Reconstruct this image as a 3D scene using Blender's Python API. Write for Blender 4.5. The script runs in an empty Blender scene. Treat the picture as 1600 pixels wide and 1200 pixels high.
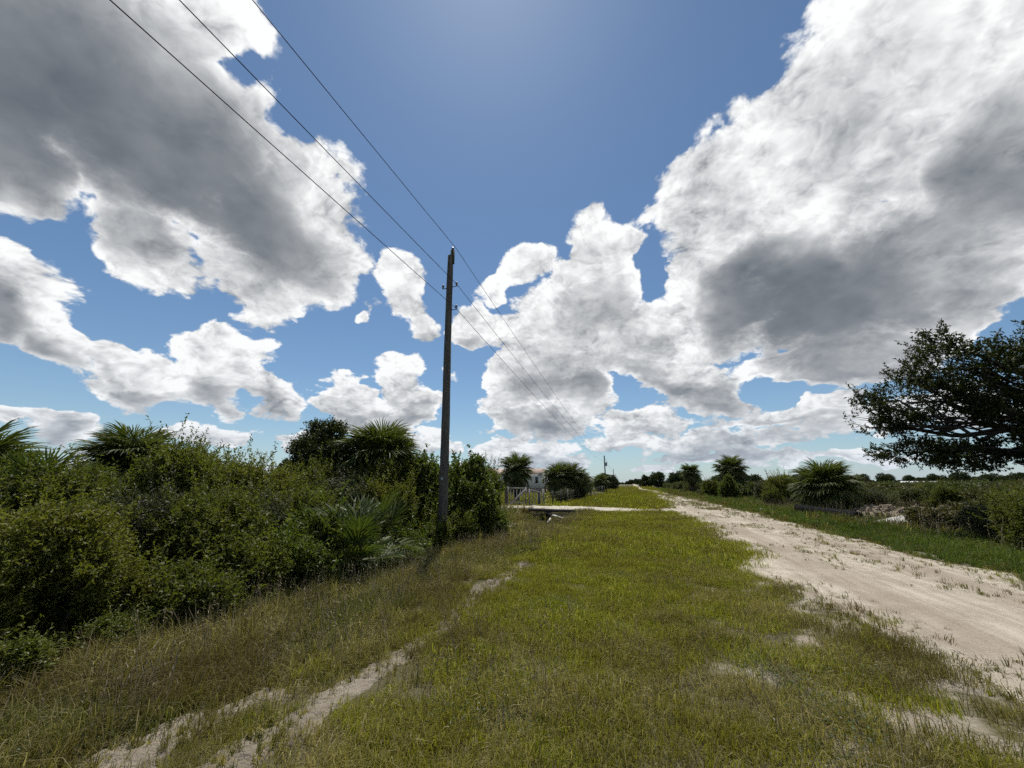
import bpy, math, random
import numpy as np
from mathutils import Matrix, Vector

scene = bpy.context.scene

# ------------------------------------------------------------------ camera
cam_d = bpy.data.cameras.new("camera")
cam_d.sensor_width = 36.0
cam_d.lens = 36.0 * 601.0 / 1600.0
cam_d.clip_start = 0.05
cam_d.clip_end = 20000
cam = bpy.data.objects.new("camera", cam_d)
scene.collection.objects.link(cam)
cam.location = (0, 0, 1.65)
cam.rotation_euler = (math.radians(90 + 14.45), 0, math.radians(17.9))
scene.camera = cam

# ------------------------------------------------------------------ sun
SUN_AZ, SUN_EL = -24.0, 66.0          # azimuth clockwise from the road direction (+Y), elevation
SUN = Vector((math.sin(math.radians(SUN_AZ)) * math.cos(math.radians(SUN_EL)),
              math.cos(math.radians(SUN_AZ)) * math.cos(math.radians(SUN_EL)), math.sin(math.radians(SUN_EL))))
sun_d = bpy.data.lights.new("sun", 'SUN')
sun_d.energy = 5.0
sun_d.angle = math.radians(0.53)
sun_d.color = (1.0, 0.955, 0.88)
sun = bpy.data.objects.new("sun", sun_d)
scene.collection.objects.link(sun)
sun.rotation_euler = SUN.to_track_quat('Z', 'Y').to_euler()
sun.location = (0, 0, 60)

# ------------------------------------------------------------------ exposure and render
vs = scene.view_settings
vs.view_transform = 'Standard'
vs.look = 'None'
vs.exposure = 0.0
vs.gamma = 1.0
vs.use_curve_mapping = False
cy = scene.cycles
cy.max_bounces = 6
cy.diffuse_bounces = 3
cy.glossy_bounces = 2
cy.transmission_bounces = 4
cy.transparent_max_bounces = 4
cy.caustics_reflective = False
cy.caustics_refractive = False
cy.use_denoising = False
cy.use_adaptive_sampling = True
cy.adaptive_threshold = .025
cy.adaptive_min_samples = 16
cy.sample_clamp_indirect = 6

# ------------------------------------------------------------------ sky: Nishita air with cumulus
# each cloud body: azimuth, elevation, two angular radii, roll (degrees), weight
COVER = [
 (-75.2,38.6,14.7,11.1,73.2,1),(-65.3,35.7,15,13.2,-11.4,1),(-51.8,31.7,13.7,12.4,-43.2,1),(-66.4,46,9.4,6.2,68.5,1),
 (-54.2,23.6,8.9,5.8,-22.6,0.9),(-64,24.8,7.5,5.3,-23.7,0.9),(-76.7,28.2,9.7,6.2,75.3,1),(-86.1,34.6,14,6.4,87.4,1),
 (-45.5,29,7.4,6.8,-67.6,0.9),(-73,17.2,6.6,4.8,-61.8,1),(-68.6,13.7,5.4,3.2,-46.3,0.9),(-77.6,16.9,6.2,4.1,-89.7,1),
 (-62.6,10.7,5.5,4.3,10.9,0.9),(-55.9,13.4,6.6,5.7,-70.1,1),(-51.2,10.7,6.4,3.7,-25.9,0.9),(-64.8,13,3.3,1.7,-45.3,0.7),
 (-67.7,5.2,3.4,2.3,1.9,0.8),(-55.9,5.4,6.2,2.2,3.5,0.7),(-66,2.4,2.9,1.1,1.3,0.8),(-71.2,5.5,2.8,0.9,6.9,0.8),
 (-34.2,27,5.6,5.4,-30.4,0.8),(-32.5,23.2,3.7,3.2,12.5,0.65),(-40.9,23.1,3,1.5,21.5,0.6),(-24,22.4,5.4,3.4,-17.2,0.8),
 (-14.7,31.8,6.3,4.6,34.3,0.85),(-19.5,28,5.1,2.7,29.5,0.7),(-35.1,14.3,5.6,4.9,86.8,0.9),(-32.1,10.8,8,3.7,2.5,0.9),
 (-41.7,10.8,6,4.4,3.6,0.9),(-37.3,8.7,9.2,2.9,2.9,0.8),(-46.5,5,4.7,1.6,2.2,0.8),(-29.1,5.6,6.3,2.6,0.8,0.7),
 (-1,33.4,7.8,5.1,-3.6,1),(-2.5,27.2,10.9,9.8,-23.4,1),(-10.8,21.9,13.6,8.3,6.8,1),(1.7,20.9,10.9,8.4,-10.6,1),
 (-16.9,14.9,12.6,6.6,9.7,1),(-7.2,13.7,10,6.2,-2.5,0.9),(-13.1,9.5,13.7,3.9,4.2,0.9),(5.9,14.9,10,5,-18,1),
 (10.7,10.9,6.7,4.6,-18.6,0.9),(1.5,8.7,9.2,3,-2.8,0.8),(17.8,33,14.5,12.2,-61.7,1),(29,36,13.7,12.2,-85.1,1),
 (36.7,39.4,10.8,10.1,-40.5,1),(40,28.9,15.4,8.9,-87.5,1),(23.5,22.1,15.3,11.3,-29.5,1),(33.4,20.7,10.9,10.1,-48.3,1),
 (12.3,23.5,11.1,9.4,-29.5,1),(24.3,13.6,16.6,4.4,1.4,0.9),(17.9,7.3,14.6,3.2,2.3,0.72),(21.5,8.6,5.4,2.7,13.5,0.75),
 (8.5,5.3,14.9,2.3,0.8,0.72),(-2.2,5.7,7.5,2.5,-1.3,0.8),(-16,4.8,10.2,2.8,-0.1,0.8),(31.1,7,8.2,2.7,4.9,0.6),
 (1.8,1.7,4.1,1,-0.3,0.8),(6.7,2.9,6.2,1.3,-1.1,0.8),(14,3.2,10.1,1.3,-1.9,0.8),(-18.8,2,11,1.2,0,0.8),(-49.7,2.1,6.1,1.1,1.1,0.8),
 (-62.2,1.3,4.3,0.6,1,0.8),(23.1,2.9,8.1,1,-2.4,0.75),(-32.5,1.7,7.8,0.9,0.4,0.8),(-10.5,2.8,5.5,0.9,-0.3,0.8),
 (-39.4,3.4,4.9,1,1.1,0.8),]
THICK = [
 (-67.4,34.6,15.6,11.7,-7.3,1),(-76.6,34.7,12.4,8.5,83.2,0.9),(-54.5,29.7,11.6,7.5,-18.6,0.8),(-72.4,14.4,4.9,2.5,-35.4,0.5),
 (-67.8,12,3.8,1.7,-33.1,0.4),(21.4,21.2,11.4,8.5,-11.5,1.9),(33.6,25.8,9.1,7.4,13.1,0.42),(39.6,27.4,7.1,5.1,-86.3,0.5),
 (33,16.9,8.5,4.3,13.2,0.32),(-8.1,15.2,11.8,4.2,-2.6,0.6),(-12.2,8,11,2.1,-0.8,0.5),(-57.1,9,8.2,2.2,0.6,0.6),
 (6.1,12.2,8.8,2.6,-16.4,0.6),(11.8,8,5.7,1.8,-16.1,0.5),(-3.7,24.2,7.1,4.5,-7.5,0.35),(-33,9.4,7.1,1.6,2.4,0.45),
 (22.9,12.1,14.8,2.6,2.8,0.5),(17.7,6.2,12.7,1.5,2.9,0.45),(8.4,4.3,11.3,1,1.2,0.35),(-67.6,4.2,2.8,0.8,4.3,0.45),
 (-24.5,20.5,5.1,1.5,-7.7,0.3),(-55.7,4.5,5.3,0.9,3.4,0.3),(-41.5,8.7,4.8,1.2,3.7,0.3),]
HOLES = [
 (17.8,11.3,7.7,1.9,1.9,0.75),(-1,12.5,4.4,2.8,-80.8,0.75),(15.1,6.4,6.1,0.9,0.7,0.5),(-23.9,18.2,4.7,2.8,2.1,0.5),
 (3.9,24.6,3.5,2.6,-89.8,0.5),(-23.7,9.2,3.8,2.3,0.6,0.6),(23.2,33.9,2.1,1,2.4,0.2),(-72.3,22.8,4.4,2,-3.2,0.5),
 (-44.4,19.9,7,5.1,13.2,0.6),(-27.5,10.5,5.6,3.7,-87.1,0.5),(6.6,24.6,3.4,3.1,-70.7,0.3),(41.3,40.3,7.3,2.2,65.3,0.62),
 (2.5,29.1,4.3,3.6,-67.9,0.8),(2.2,26.1,3.9,2.5,87.9,0.6),(-52.4,43.2,3.5,2.5,47.4,0.5),(36.2,12.7,4.9,3,36,0.9),
 (-60.6,46.1,3.8,2.6,62.7,0.4),(-23.3,14.4,5.7,3.8,-88.7,0.6),]
rng = random.Random(5)
az = 60.0
while az < 278.0:                      # the same kind of sky all round, behind the camera too
    el = rng.uniform(6, 55)
    r = 3 + el * rng.uniform(.15, .35)
    COVER.append((az, el, r * 1.5, r, rng.uniform(-20, 20), 1))
    COVER.append((az + r * .9, el - r * .3, r, r * .7, 0, .9))
    THICK.append((az, el - r * .3, r, r * .55, 0, .7))
    az += rng.uniform(16, 26)

SKY_STRENGTH = 0.092
world = bpy.data.worlds.new("World")
scene.world = world
world.use_nodes = True
world.cycles.sampling_method = 'NONE'      # the sky is even enough to be found by bounces alone


class NT:
    """short-hand for wiring nodes"""
    def __init__(self, tree):
        self.t = tree

    def n(self, kind, **kw):
        nd = self.t.nodes.new(kind)
        for k, v in kw.items():
            setattr(nd, k, v)
        return nd

    def put(self, sock, v):
        if isinstance(v, bpy.types.NodeSocket):
            self.t.links.new(v, sock)
        elif isinstance(v, (tuple, list)) and len(v) == 3 and sock.type == 'RGBA':
            sock.default_value = (*v, 1)
        else:
            sock.default_value = v

    def math(self, op, a, b=None, c=None, clamp=False):
        nd = self.n('ShaderNodeMath', operation=op, use_clamp=clamp)
        for i, v in enumerate((a, b, c)):
            if v is not None:
                self.put(nd.inputs[i], v)
        return nd.outputs[0]

    def vec(self, op, a, b=None, s=None):
        nd = self.n('ShaderNodeVectorMath', operation=op)
        self.put(nd.inputs[0], a)
        if b is not None:
            self.put(nd.inputs[1], b)
        if s is not None:
            self.put(nd.inputs['Scale'], s)
        return nd.outputs['Value'] if op in ('DOT_PRODUCT', 'LENGTH') else nd.outputs[0]

    def noise(self, v, scale, detail=4, rough=.55, lac=2.0, dist=0.0, out='Fac', kind='3D'):
        nd = self.n('ShaderNodeTexNoise', noise_dimensions=kind)
        if v is not None:
            self.put(nd.inputs['Vector'], v)
        self.put(nd.inputs['Scale'], scale)
        self.put(nd.inputs['Detail'], detail)
        self.put(nd.inputs['Roughness'], rough)
        self.put(nd.inputs['Lacunarity'], lac)
        self.put(nd.inputs['Distortion'], dist)
        return nd.outputs[out]

    def mix(self, f, a, b, kind='RGBA', blend='MIX', clampf=True):
        nd = self.n('ShaderNodeMix', data_type=kind, clamp_factor=clampf)
        if kind == 'RGBA':
            nd.blend_type = blend
        k = {'RGBA': 2, 'FLOAT': 0, 'VECTOR': 1}[kind]
        ins = [s for s in nd.inputs if s.enabled]
        self.put(ins[0], f)
        self.put(ins[1], a)
        self.put(ins[2], b)
        return [s for s in nd.outputs if s.enabled][0]

    def ramp(self, v, a, b, lo=0.0, hi=1.0, smooth=True):
        nd = self.n('ShaderNodeMapRange', interpolation_type='SMOOTHSTEP' if smooth else 'LINEAR')
        for i, x in enumerate((v, a, b, lo, hi)):
            self.put(nd.inputs[i], x)
        return nd.outputs[0]


def blob_field(nt, vec, blobs, op):
    acc = None
    for (a, e, r1, r2, roll, w) in blobs:
        a, e, roll = math.radians(a), math.radians(e), math.radians(roll)
        c = Vector((math.sin(a) * math.cos(e), math.cos(a) * math.cos(e), math.sin(e)))
        eh = Vector((math.cos(a), -math.sin(a), 0))
        ev = eh.cross(c)
        if ev.z < 0:
            ev = -ev
        ax = eh * math.cos(roll) + ev * math.sin(roll)
        bx = c.cross(ax)
        g = nt.n('ShaderNodeTexGradient', gradient_type='SPHERICAL')
        tm = g.texture_mapping
        tm.vector_type = 'TEXTURE'
        tm.translation = c
        tm.rotation = Matrix((ax, bx, c)).transposed().to_euler('XYZ')
        tm.scale = (math.radians(r1), math.radians(r2), .5)
        nt.t.links.new(vec, g.inputs[0])
        v = g.outputs['Fac']
        if acc is None:
            acc = nt.math('MULTIPLY', v, w)
        elif op == 'MAXIMUM':
            acc = nt.math('MAXIMUM', v if w == 1 else nt.math('MULTIPLY', v, w), acc)
        else:
            acc = nt.math('MULTIPLY_ADD', v, w, acc)
    return acc


wt = NT(world.node_tree)
wt.t.nodes.clear()
out = wt.n('ShaderNodeOutputWorld')
bg = wt.n('ShaderNodeBackground')
wt.t.links.new(bg.outputs[0], out.inputs[0])
bg.inputs['Strength'].default_value = SKY_STRENGTH
tc = wt.n('ShaderNodeTexCoord')
DIR = tc.outputs['Generated']
sky = wt.n('ShaderNodeTexSky', sky_type='NISHITA', sun_disc=False)
sky.sun_elevation = math.radians(SUN_EL)
sky.sun_rotation = math.radians(SUN_AZ)
sky.altitude = 0
sky.air_density = 1.0
sky.dust_density = 0.25
sky.ozone_density = 1.5
sep = wt.n('ShaderNodeSeparateXYZ')
wt.put(sep.inputs[0], DIR)
inv = wt.math('DIVIDE', 1.0, wt.math('ADD', wt.math('MAXIMUM', sep.outputs[2], 0.0), .55))
P0 = wt.vec('SCALE', DIR, s=inv)                       # layer perspective: finer towards the horizon
warp = wt.vec('SUBTRACT', wt.noise(P0, 6.4, 3, .55, out='Color'), (.5, .5, .5))
cover = blob_field(wt, wt.vec('ADD', DIR, wt.vec('SCALE', warp, s=wt.math('DIVIDE', .17, inv))), COVER, 'MAXIMUM')
thick = blob_field(wt, wt.vec('ADD', DIR, wt.vec('SCALE', warp, s=.16)), THICK, 'ADD')
holes = blob_field(wt, wt.vec('ADD', DIR, wt.vec('SCALE', warp, s=.12)), HOLES, 'ADD')


def big(p, oct):
    return wt.noise(p, 9.5, oct, .64)


def puff(p, scale, det, w):
    """cauliflower heads: rounded cells in cells"""
    vor = wt.n('ShaderNodeTexVoronoi', feature='F1')
    wt.put(vor.inputs['Vector'], wt.vec('ADD', p, wt.vec('SCALE', warp, s=w)))
    wt.put(vor.inputs['Scale'], scale)
    wt.put(vor.inputs['Detail'], det)
    wt.put(vor.inputs['Roughness'], .60)
    wt.put(vor.inputs['Lacunarity'], 2.2)
    vor.normalize = True
    q = vor.outputs['Distance']
    return wt.math('MULTIPLY_ADD', wt.math('MULTIPLY', q, q), -1.5, .22)       # domed, not pointed


g0 = big(P0, 8)
pa0, pb0 = puff(P0, 10.0, 0.0, .20), puff(P0, 27.0, 2.5, .10)
gl = big(P0, 2.5)
g1 = big(wt.vec('ADD', P0, tuple(SUN * .05)), 2.5)
pa1 = puff(wt.vec('ADD', P0, tuple(SUN * .030)), 10.0, 0.0, .20)
pb1 = puff(wt.vec('ADD', P0, tuple(SUN * .012)), 27.0, 2.5, .10)
b0 = wt.math('MULTIPLY_ADD', wt.math('SUBTRACT', g0, .5), .85, wt.math('MULTIPLY_ADD', pa0, .42, wt.math('MULTIPLY', pb0, .50)))
d0 = wt.math('ADD', wt.math('MULTIPLY_ADD', cover, 1.2, wt.math('MULTIPLY', holes, -.8)), wt.math('ADD', b0, -.29))
pos = lambda v: wt.math('MAXIMUM', v, 0.0)
# slopes turned to the sun against slopes turned away, large and small
rl = wt.math('ADD', wt.math('SUBTRACT', gl, g1), wt.math('MULTIPLY', wt.math('SUBTRACT', pa0, pa1), .55))
rs = wt.math('SUBTRACT', pb0, pb1)
# flat grey bases of the lower clouds: shaded by the cloud above them
LOW = [b for b in COVER if 4 < b[1] < 24 and b[2] > 2]
wdir = wt.vec('ADD', DIR, wt.vec('SCALE', warp, s=wt.math('DIVIDE', .17, inv)))
la, lb = blob_field(wt, wdir, LOW, 'MAXIMUM'), blob_field(wt, wt.vec('ADD', wdir, (0, 0, .022)), LOW, 'MAXIMUM')
base = wt.math('MULTIPLY', wt.ramp(wt.math('SUBTRACT', lb, la), -.02, .42, smooth=False), .70)
core = wt.ramp(d0, .04, .50)
tk = wt.math('ADD', wt.math('MULTIPLY', wt.math('MULTIPLY', thick, core), wt.math('MULTIPLY_ADD', b0, .9, 1.0)), wt.math('MULTIPLY', pos(wt.math('SUBTRACT', d0, .18)), .22))
body = wt.math('EXPONENT', wt.math('MULTIPLY', tk, -2.9))
lum = wt.math('MULTIPLY_ADD', rl, wt.math('MULTIPLY_ADD', body, 1.5, .16), wt.math('MULTIPLY', body, .82))
lum = wt.math('MULTIPLY_ADD', rs, wt.math('MULTIPLY_ADD', body, 1.35, .04), lum)
lum = wt.math('MULTIPLY_ADD', wt.math('MULTIPLY_ADD', pa0, .35, wt.math('MULTIPLY', pb0, .45)), body, lum)
lum = wt.math('MULTIPLY', lum, wt.math('SUBTRACT', 1.0, base))
alpha = wt.ramp(d0, -.02, .125)
cloud = wt.mix(wt.ramp(lum, -.10, .97, smooth=False), (.080, .102, .134), (.99, 1.0, 1.0))
cloud = wt.vec('SCALE', cloud, s=1.0 / SKY_STRENGTH)
air = wt.mix(1.0, sky.outputs[0], (.82, .965, 1.03), blend='MULTIPLY')
col = wt.mix(alpha, air, cloud)
# humid air: the lowest few degrees fade to a pale grey-blue
low = wt.math('EXPONENT', wt.math('MULTIPLY', pos(sep.outputs[2]), -12.0))
mist = wt.noise(wt.vec('MULTIPLY', DIR, (4, 4, 22)), 1.0, 4, .6)
hz = wt.math('MULTIPLY', low, wt.math('MULTIPLY_ADD', mist, .55, .30))
col = wt.mix(hz, col, tuple(c / SKY_STRENGTH for c in (.43, .535, .69)))
wt.put(bg.inputs['Color'], col)

# ------------------------------------------------------------------ helpers
R = math.radians
COL = scene.collection


def tag(o, label, cat=None, group=None, kind=None):
    o["label"] = label
    if cat:
        o["category"] = cat
    if group:
        o["group"] = group
    if kind:
        o["kind"] = kind
    return o


def new_mesh(name, V, quads=None, tris=None, mat=None, var=None, smooth=False):
    V = np.asarray(V, np.float32).reshape(-1, 3)
    q = np.zeros((0, 4), np.int32) if quads is None else np.asarray(quads, np.int32).reshape(-1, 4)
    t = np.zeros((0, 3), np.int32) if tris is None else np.asarray(tris, np.int32).reshape(-1, 3)
    me = bpy.data.meshes.new(name)
    me.vertices.add(len(V))
    me.vertices.foreach_set("co", V.ravel())
    nf = len(q) + len(t)
    me.loops.add(len(q) * 4 + len(t) * 3)
    me.loops.foreach_set("vertex_index", np.concatenate([q.ravel(), t.ravel()]).astype(np.int32))
    me.polygons.add(nf)
    starts = np.concatenate([np.arange(len(q)) * 4, len(q) * 4 + np.arange(len(t)) * 3]).astype(np.int32)
    me.polygons.foreach_set("loop_start", starts)
    if var is not None:
        a = me.attributes.new("var", 'FLOAT', 'FACE')
        a.data.foreach_set("value", np.asarray(var, np.float32))
    me.update(calc_edges=True)
    if smooth:
        me.polygons.foreach_set("use_smooth", np.ones(nf, bool))
    if mat is not None:
        me.materials.append(mat)
    return me


def link(name, me, parent=None, loc=(0, 0, 0), rot=(0, 0, 0), scl=(1, 1, 1)):
    o = bpy.data.objects.new(name, me)
    COL.objects.link(o)
    o.location = loc
    o.rotation_euler = rot
    o.scale = scl if isinstance(scl, (tuple, list)) else (scl, scl, scl)
    if parent is not None:
        o.parent = parent
    return o


def empty(name, loc=(0, 0, 0), rot=(0, 0, 0), scl=1.0):
    o = link(name, None, None, loc, rot, scl)
    o.empty_display_size = .3
    return o


class MB:
    """collects shapes into one mesh"""
    def __init__(self):
        self.V, self.Q, self.T, self.n = [], [], [], 0

    def add(self, V, quads=None, tris=None):
        V = np.asarray(V, float).reshape(-1, 3)
        if quads is not None and len(quads):
            self.Q.append(np.asarray(quads).reshape(-1, 4) + self.n)
        if tris is not None and len(tris):
            self.T.append(np.asarray(tris).reshape(-1, 3) + self.n)
        self.V.append(V)
        self.n += len(V)
        return self

    def box(self, lo, hi, M=None):
        x0, y0, z0 = lo
        x1, y1, z1 = hi
        V = np.array([[x0, y0, z0], [x1, y0, z0], [x1, y1, z0], [x0, y1, z0], [x0, y0, z1], [x1, y0, z1], [x1, y1, z1], [x0, y1, z1]], float)
        if M is not None:
            V = np.array([list(M @ Vector(v)) for v in V])
        return self.add(V, [[0, 3, 2, 1], [4, 5, 6, 7], [0, 1, 5, 4], [1, 2, 6, 5], [2, 3, 7, 6], [3, 0, 4, 7]])

    def bar(self, a, b, w, h):
        """box beam from a to b, w wide and h high"""
        a, b = Vector(a), Vector(b)
        d = b - a
        M = Matrix.Translation(a) @ d.to_track_quat('X', 'Z').to_matrix().to_4x4()
        return self.box((0, -w / 2, -h / 2), (d.length, w / 2, h / 2), M)

    def tube(self, pts, radii, sides=8, caps=True, jit=0.0, rg=None):
        pts = np.asarray(pts, float)
        n = len(pts)
        radii = np.broadcast_to(np.asarray(radii, float), (n,))
        tan = np.gradient(pts, axis=0)
        tan /= np.linalg.norm(tan, axis=1)[:, None] + 1e-9
        ref = np.array([0, 0, 1.0]) if abs(tan[0][2]) < .9 else np.array([1.0, 0, 0])
        rings = []
        u = ref
        for i in range(n):
            u = u - tan[i] * (u @ tan[i])
            nu = np.linalg.norm(u)
            u = u / nu if nu > 1e-6 else np.array([1.0, 0, 0])
            v = np.cross(tan[i], u)
            a = np.arange(sides) / sides * 2 * np.pi
            rr = radii[i] * (1 + (rg.uniform(-jit, jit, sides) if jit else 0))
            rings.append(pts[i] + (np.cos(a) * rr)[:, None] * u + (np.sin(a) * rr)[:, None] * v)
        V = np.concatenate(rings)
        i = np.arange(n - 1)[:, None] * sides
        k = np.arange(sides)[None, :]
        k2 = (k + 1) % sides
        Q = np.stack([i + k, i + k2, i + sides + k2, i + sides + k], -1).reshape(-1, 4)
        T = []
        if caps:
            V = np.concatenate([V, pts[:1], pts[-1:]])
            c0, c1 = n * sides, n * sides + 1
            for j in range(sides):
                T.append([c0, (j + 1) % sides, j])
                T.append([c1, (n - 1) * sides + j, (n - 1) * sides + (j + 1) % sides])
        return self.add(V, Q, T if T else None)

    def mesh(self, name, mat, smooth=False, var=None):
        V = np.concatenate(self.V)
        Q = np.concatenate(self.Q) if self.Q else None
        T = np.concatenate(self.T) if self.T else None
        return new_mesh(name, V, Q, T, mat, var, smooth)

    def build(self, name, mat, parent=None, smooth=False, **kw):
        return link(name, self.mesh(name, mat, smooth), parent, **kw)


def _hash(ix, iy, seed):
    h = (ix.astype(np.int64) * 374761393 + iy.astype(np.int64) * 668265263 + seed * 1442695041) & 0xffffffff
    h = ((h ^ (h >> 13)) * 1274126177) & 0xffffffff
    return ((h ^ (h >> 16)) & 0xffff) / 65535.0


def vnoise(x, y, seed=0):
    x, y = np.asarray(x, float), np.asarray(y, float)
    ix, iy = np.floor(x), np.floor(y)
    fx, fy = x - ix, y - iy
    fx, fy = fx * fx * (3 - 2 * fx), fy * fy * (3 - 2 * fy)
    a, b = _hash(ix, iy, seed), _hash(ix + 1, iy, seed)
    c, d = _hash(ix, iy + 1, seed), _hash(ix + 1, iy + 1, seed)
    return (a * (1 - fx) + b * fx) * (1 - fy) + (c * (1 - fx) + d * fx) * fy


def fbm(x, y, seed=0, octv=4):
    s, a, t = 0.0, .5, 0.0
    for i in range(octv):
        s = s + a * vnoise(np.asarray(x) * 2 ** i, np.asarray(y) * 2 ** i, seed + i)
        t += a
        a *= .5
    return s / t


def sst(a, b, x):
    t = np.clip((np.asarray(x, float) - a) / (b - a), 0, 1)
    return t * t * (3 - 2 * t)


# ------------------------------------------------------------------ materials
def material(name):
    m = bpy.data.materials.new(name)
    m.use_nodes = True
    m.node_tree.nodes.clear()
    nt = NT(m.node_tree)
    o = nt.n('ShaderNodeOutputMaterial')
    return m, nt, o


def principled(nt, o, col, rough=.8, spec=.3, bump=None, strength=.4, dist=.02, metal=0.0):
    p = nt.n('ShaderNodeBsdfPrincipled')
    nt.put(p.inputs['Base Color'], col)
    nt.put(p.inputs['Roughness'], rough)
    nt.put(p.inputs['Specular IOR Level'], spec)
    nt.put(p.inputs['Metallic'], metal)
    if bump is not None:
        b = nt.n('ShaderNodeBump')
        b.inputs['Strength'].default_value = strength
        b.inputs['Distance'].default_value = dist
        nt.put(b.inputs['Height'], bump)
        nt.t.links.new(b.outputs[0], p.inputs['Normal'])
    if o is not None:
        nt.t.links.new(p.outputs[0], o.inputs[0])
    return p


def wpos(nt):
    return nt.n('ShaderNodeNewGeometry').outputs['Position']


def lpos(nt):
    return nt.n('ShaderNodeTexCoord').outputs['Object']


def plain(name, c1, c2, scale=6.0, rough=.8, spec=.3, bump=.3, stretch=(1, 1, 1), dist=.01, metal=0.0):
    """a weathered surface: two tones broken up by noise"""
    m, nt, o = material(name)
    v = nt.vec('MULTIPLY', lpos(nt), stretch)
    f = nt.noise(v, scale, 6, .62)
    f2 = nt.noise(v, scale * 5, 4, .6)
    c = nt.mix(nt.ramp(f, .3, .7), c1, c2)
    c = nt.mix(nt.math('MULTIPLY', f2, .35), c, tuple(x * .55 for x in c1))
    principled(nt, o, c, rough, spec, f2, bump, dist, metal)
    return m


def leafy(name, c1, c2, c3, trans=.35, rough=.5, spec=.35, patch=None, ptone=None, tcol=1.0):
    """leaf: tone by leaf ('var'), by plant and by place, lets light through"""
    m, nt, o = material(name)
    a = nt.n('ShaderNodeAttribute', attribute_name="var").outputs['Fac']
    oi = nt.n('ShaderNodeObjectInfo').outputs['Random']
    f = nt.math('ADD', nt.math('MULTIPLY', a, .75), nt.math('MULTIPLY', oi, .25))
    c = nt.mix(nt.ramp(f, .05, .75, smooth=False), c1, c2)
    c = nt.mix(nt.ramp(a, .88, .97), c, c3)
    if patch:
        w = wpos(nt)
        n = nt.noise(w, patch, 4, .6)
        c = nt.mix(nt.ramp(n, .42, .64), c, ptone)
    p = principled(nt, None, c, rough, spec)
    t = nt.n('ShaderNodeBsdfTranslucent')
    hs = nt.mix(1.0, c, (1.25 * tcol, 1.35 * tcol, .55 * tcol), blend='MULTIPLY')
    nt.put(t.inputs[0], hs)
    mx = nt.n('ShaderNodeMixShader')
    mx.inputs[0].default_value = trans
    nt.t.links.new(p.outputs[0], mx.inputs[1])
    nt.t.links.new(t.outputs[0], mx.inputs[2])
    nt.t.links.new(mx.outputs[0], o.inputs[0])
    return m


M = {}
M['myrtle'] = leafy('myrtle_leaf', (.052, .062, .013), (.128, .140, .032), (.22, .21, .08), .44, .55, .25)
M['olive'] = leafy('olive_leaf', (.066, .074, .013), (.155, .162, .034), (.22, .20, .08), .40, .55, .25)
M['broad'] = leafy('broad_leaf', (.044, .066, .014), (.100, .130, .028), (.20, .21, .08), .40, .5, .3)
M['greyleaf'] = leafy('grey_leaf', (.045, .052, .026), (.085, .088, .045), (.16, .14, .09), .25, .6, .3)
M['lightleaf'] = leafy('light_leaf', (.070, .088, .014), (.13, .145, .026), (.18, .19, .06), .38, .5, .35)
M['oakleaf'] = leafy('oak_leaf', (.022, .031, .010), (.050, .060, .018), (.11, .11, .04), .28, .55, .25)
M['farleaf'] = leafy('distant_leaf', (.022, .034, .013), (.050, .066, .024), (.08, .085, .035), .2, .7, .15)
M['scrubleaf'] = leafy('scrub_leaf', (.042, .056, .018), (.085, .098, .032), (.17, .15, .07), .28, .6, .3, .16, (.085, .075, .035))
M['frond'] = leafy('palm_frond', (.046, .060, .016), (.100, .118, .032), (.18, .16, .07), .34, .55, .25)
M['palmetto'] = leafy('palmetto_frond', (.040, .060, .014), (.085, .110, .026), (.18, .17, .08), .32, .5, .3)
M['deadfrond'] = leafy('dead_frond', (.13, .11, .085), (.26, .235, .20), (.34, .32, .29), .12, .7, .2)
M['brownfrond'] = leafy('brown_frond', (.060, .046, .030), (.130, .105, .072), (.20, .17, .13), .12, .8, .15)
M['bark'] = plain('bark', (.034, .029, .024), (.075, .066, .056), 9, .9, .2, .8, (1, 1, .25), .02)
M['twig'] = plain('twig', (.07, .058, .046), (.16, .14, .12), 14, .9, .2, .3)
M['grass'] = leafy('mown_grass', (.120, .138, .014), (.240, .238, .028), (.42, .36, .15), .45, .65, .12, .42, (.170, .150, .030))
M['drygrass'] = leafy('dry_grass', (.150, .128, .036), (.28, .235, .090), (.40, .35, .20), .38, .7, .12, .6, (.115, .098, .036))
M['rough'] = leafy('rough_grass', (.064, .076, .018), (.135, .136, .036), (.30, .25, .14), .36, .65, .12, .55, (.125, .096, .040))
M['lush'] = leafy('lush_grass', (.058, .088, .016), (.115, .152, .030), (.22, .21, .07), .40, .6, .15, .3, (.062, .092, .022))
M['weed'] = leafy('herb_leaf', (.050, .080, .034), (.100, .130, .070), (.20, .22, .16), .3, .5, .3)
M['straw'] = leafy('dead_stalk', (.17, .135, .08), (.30, .25, .17), (.40, .36, .28), .15, .7, .2)


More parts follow.
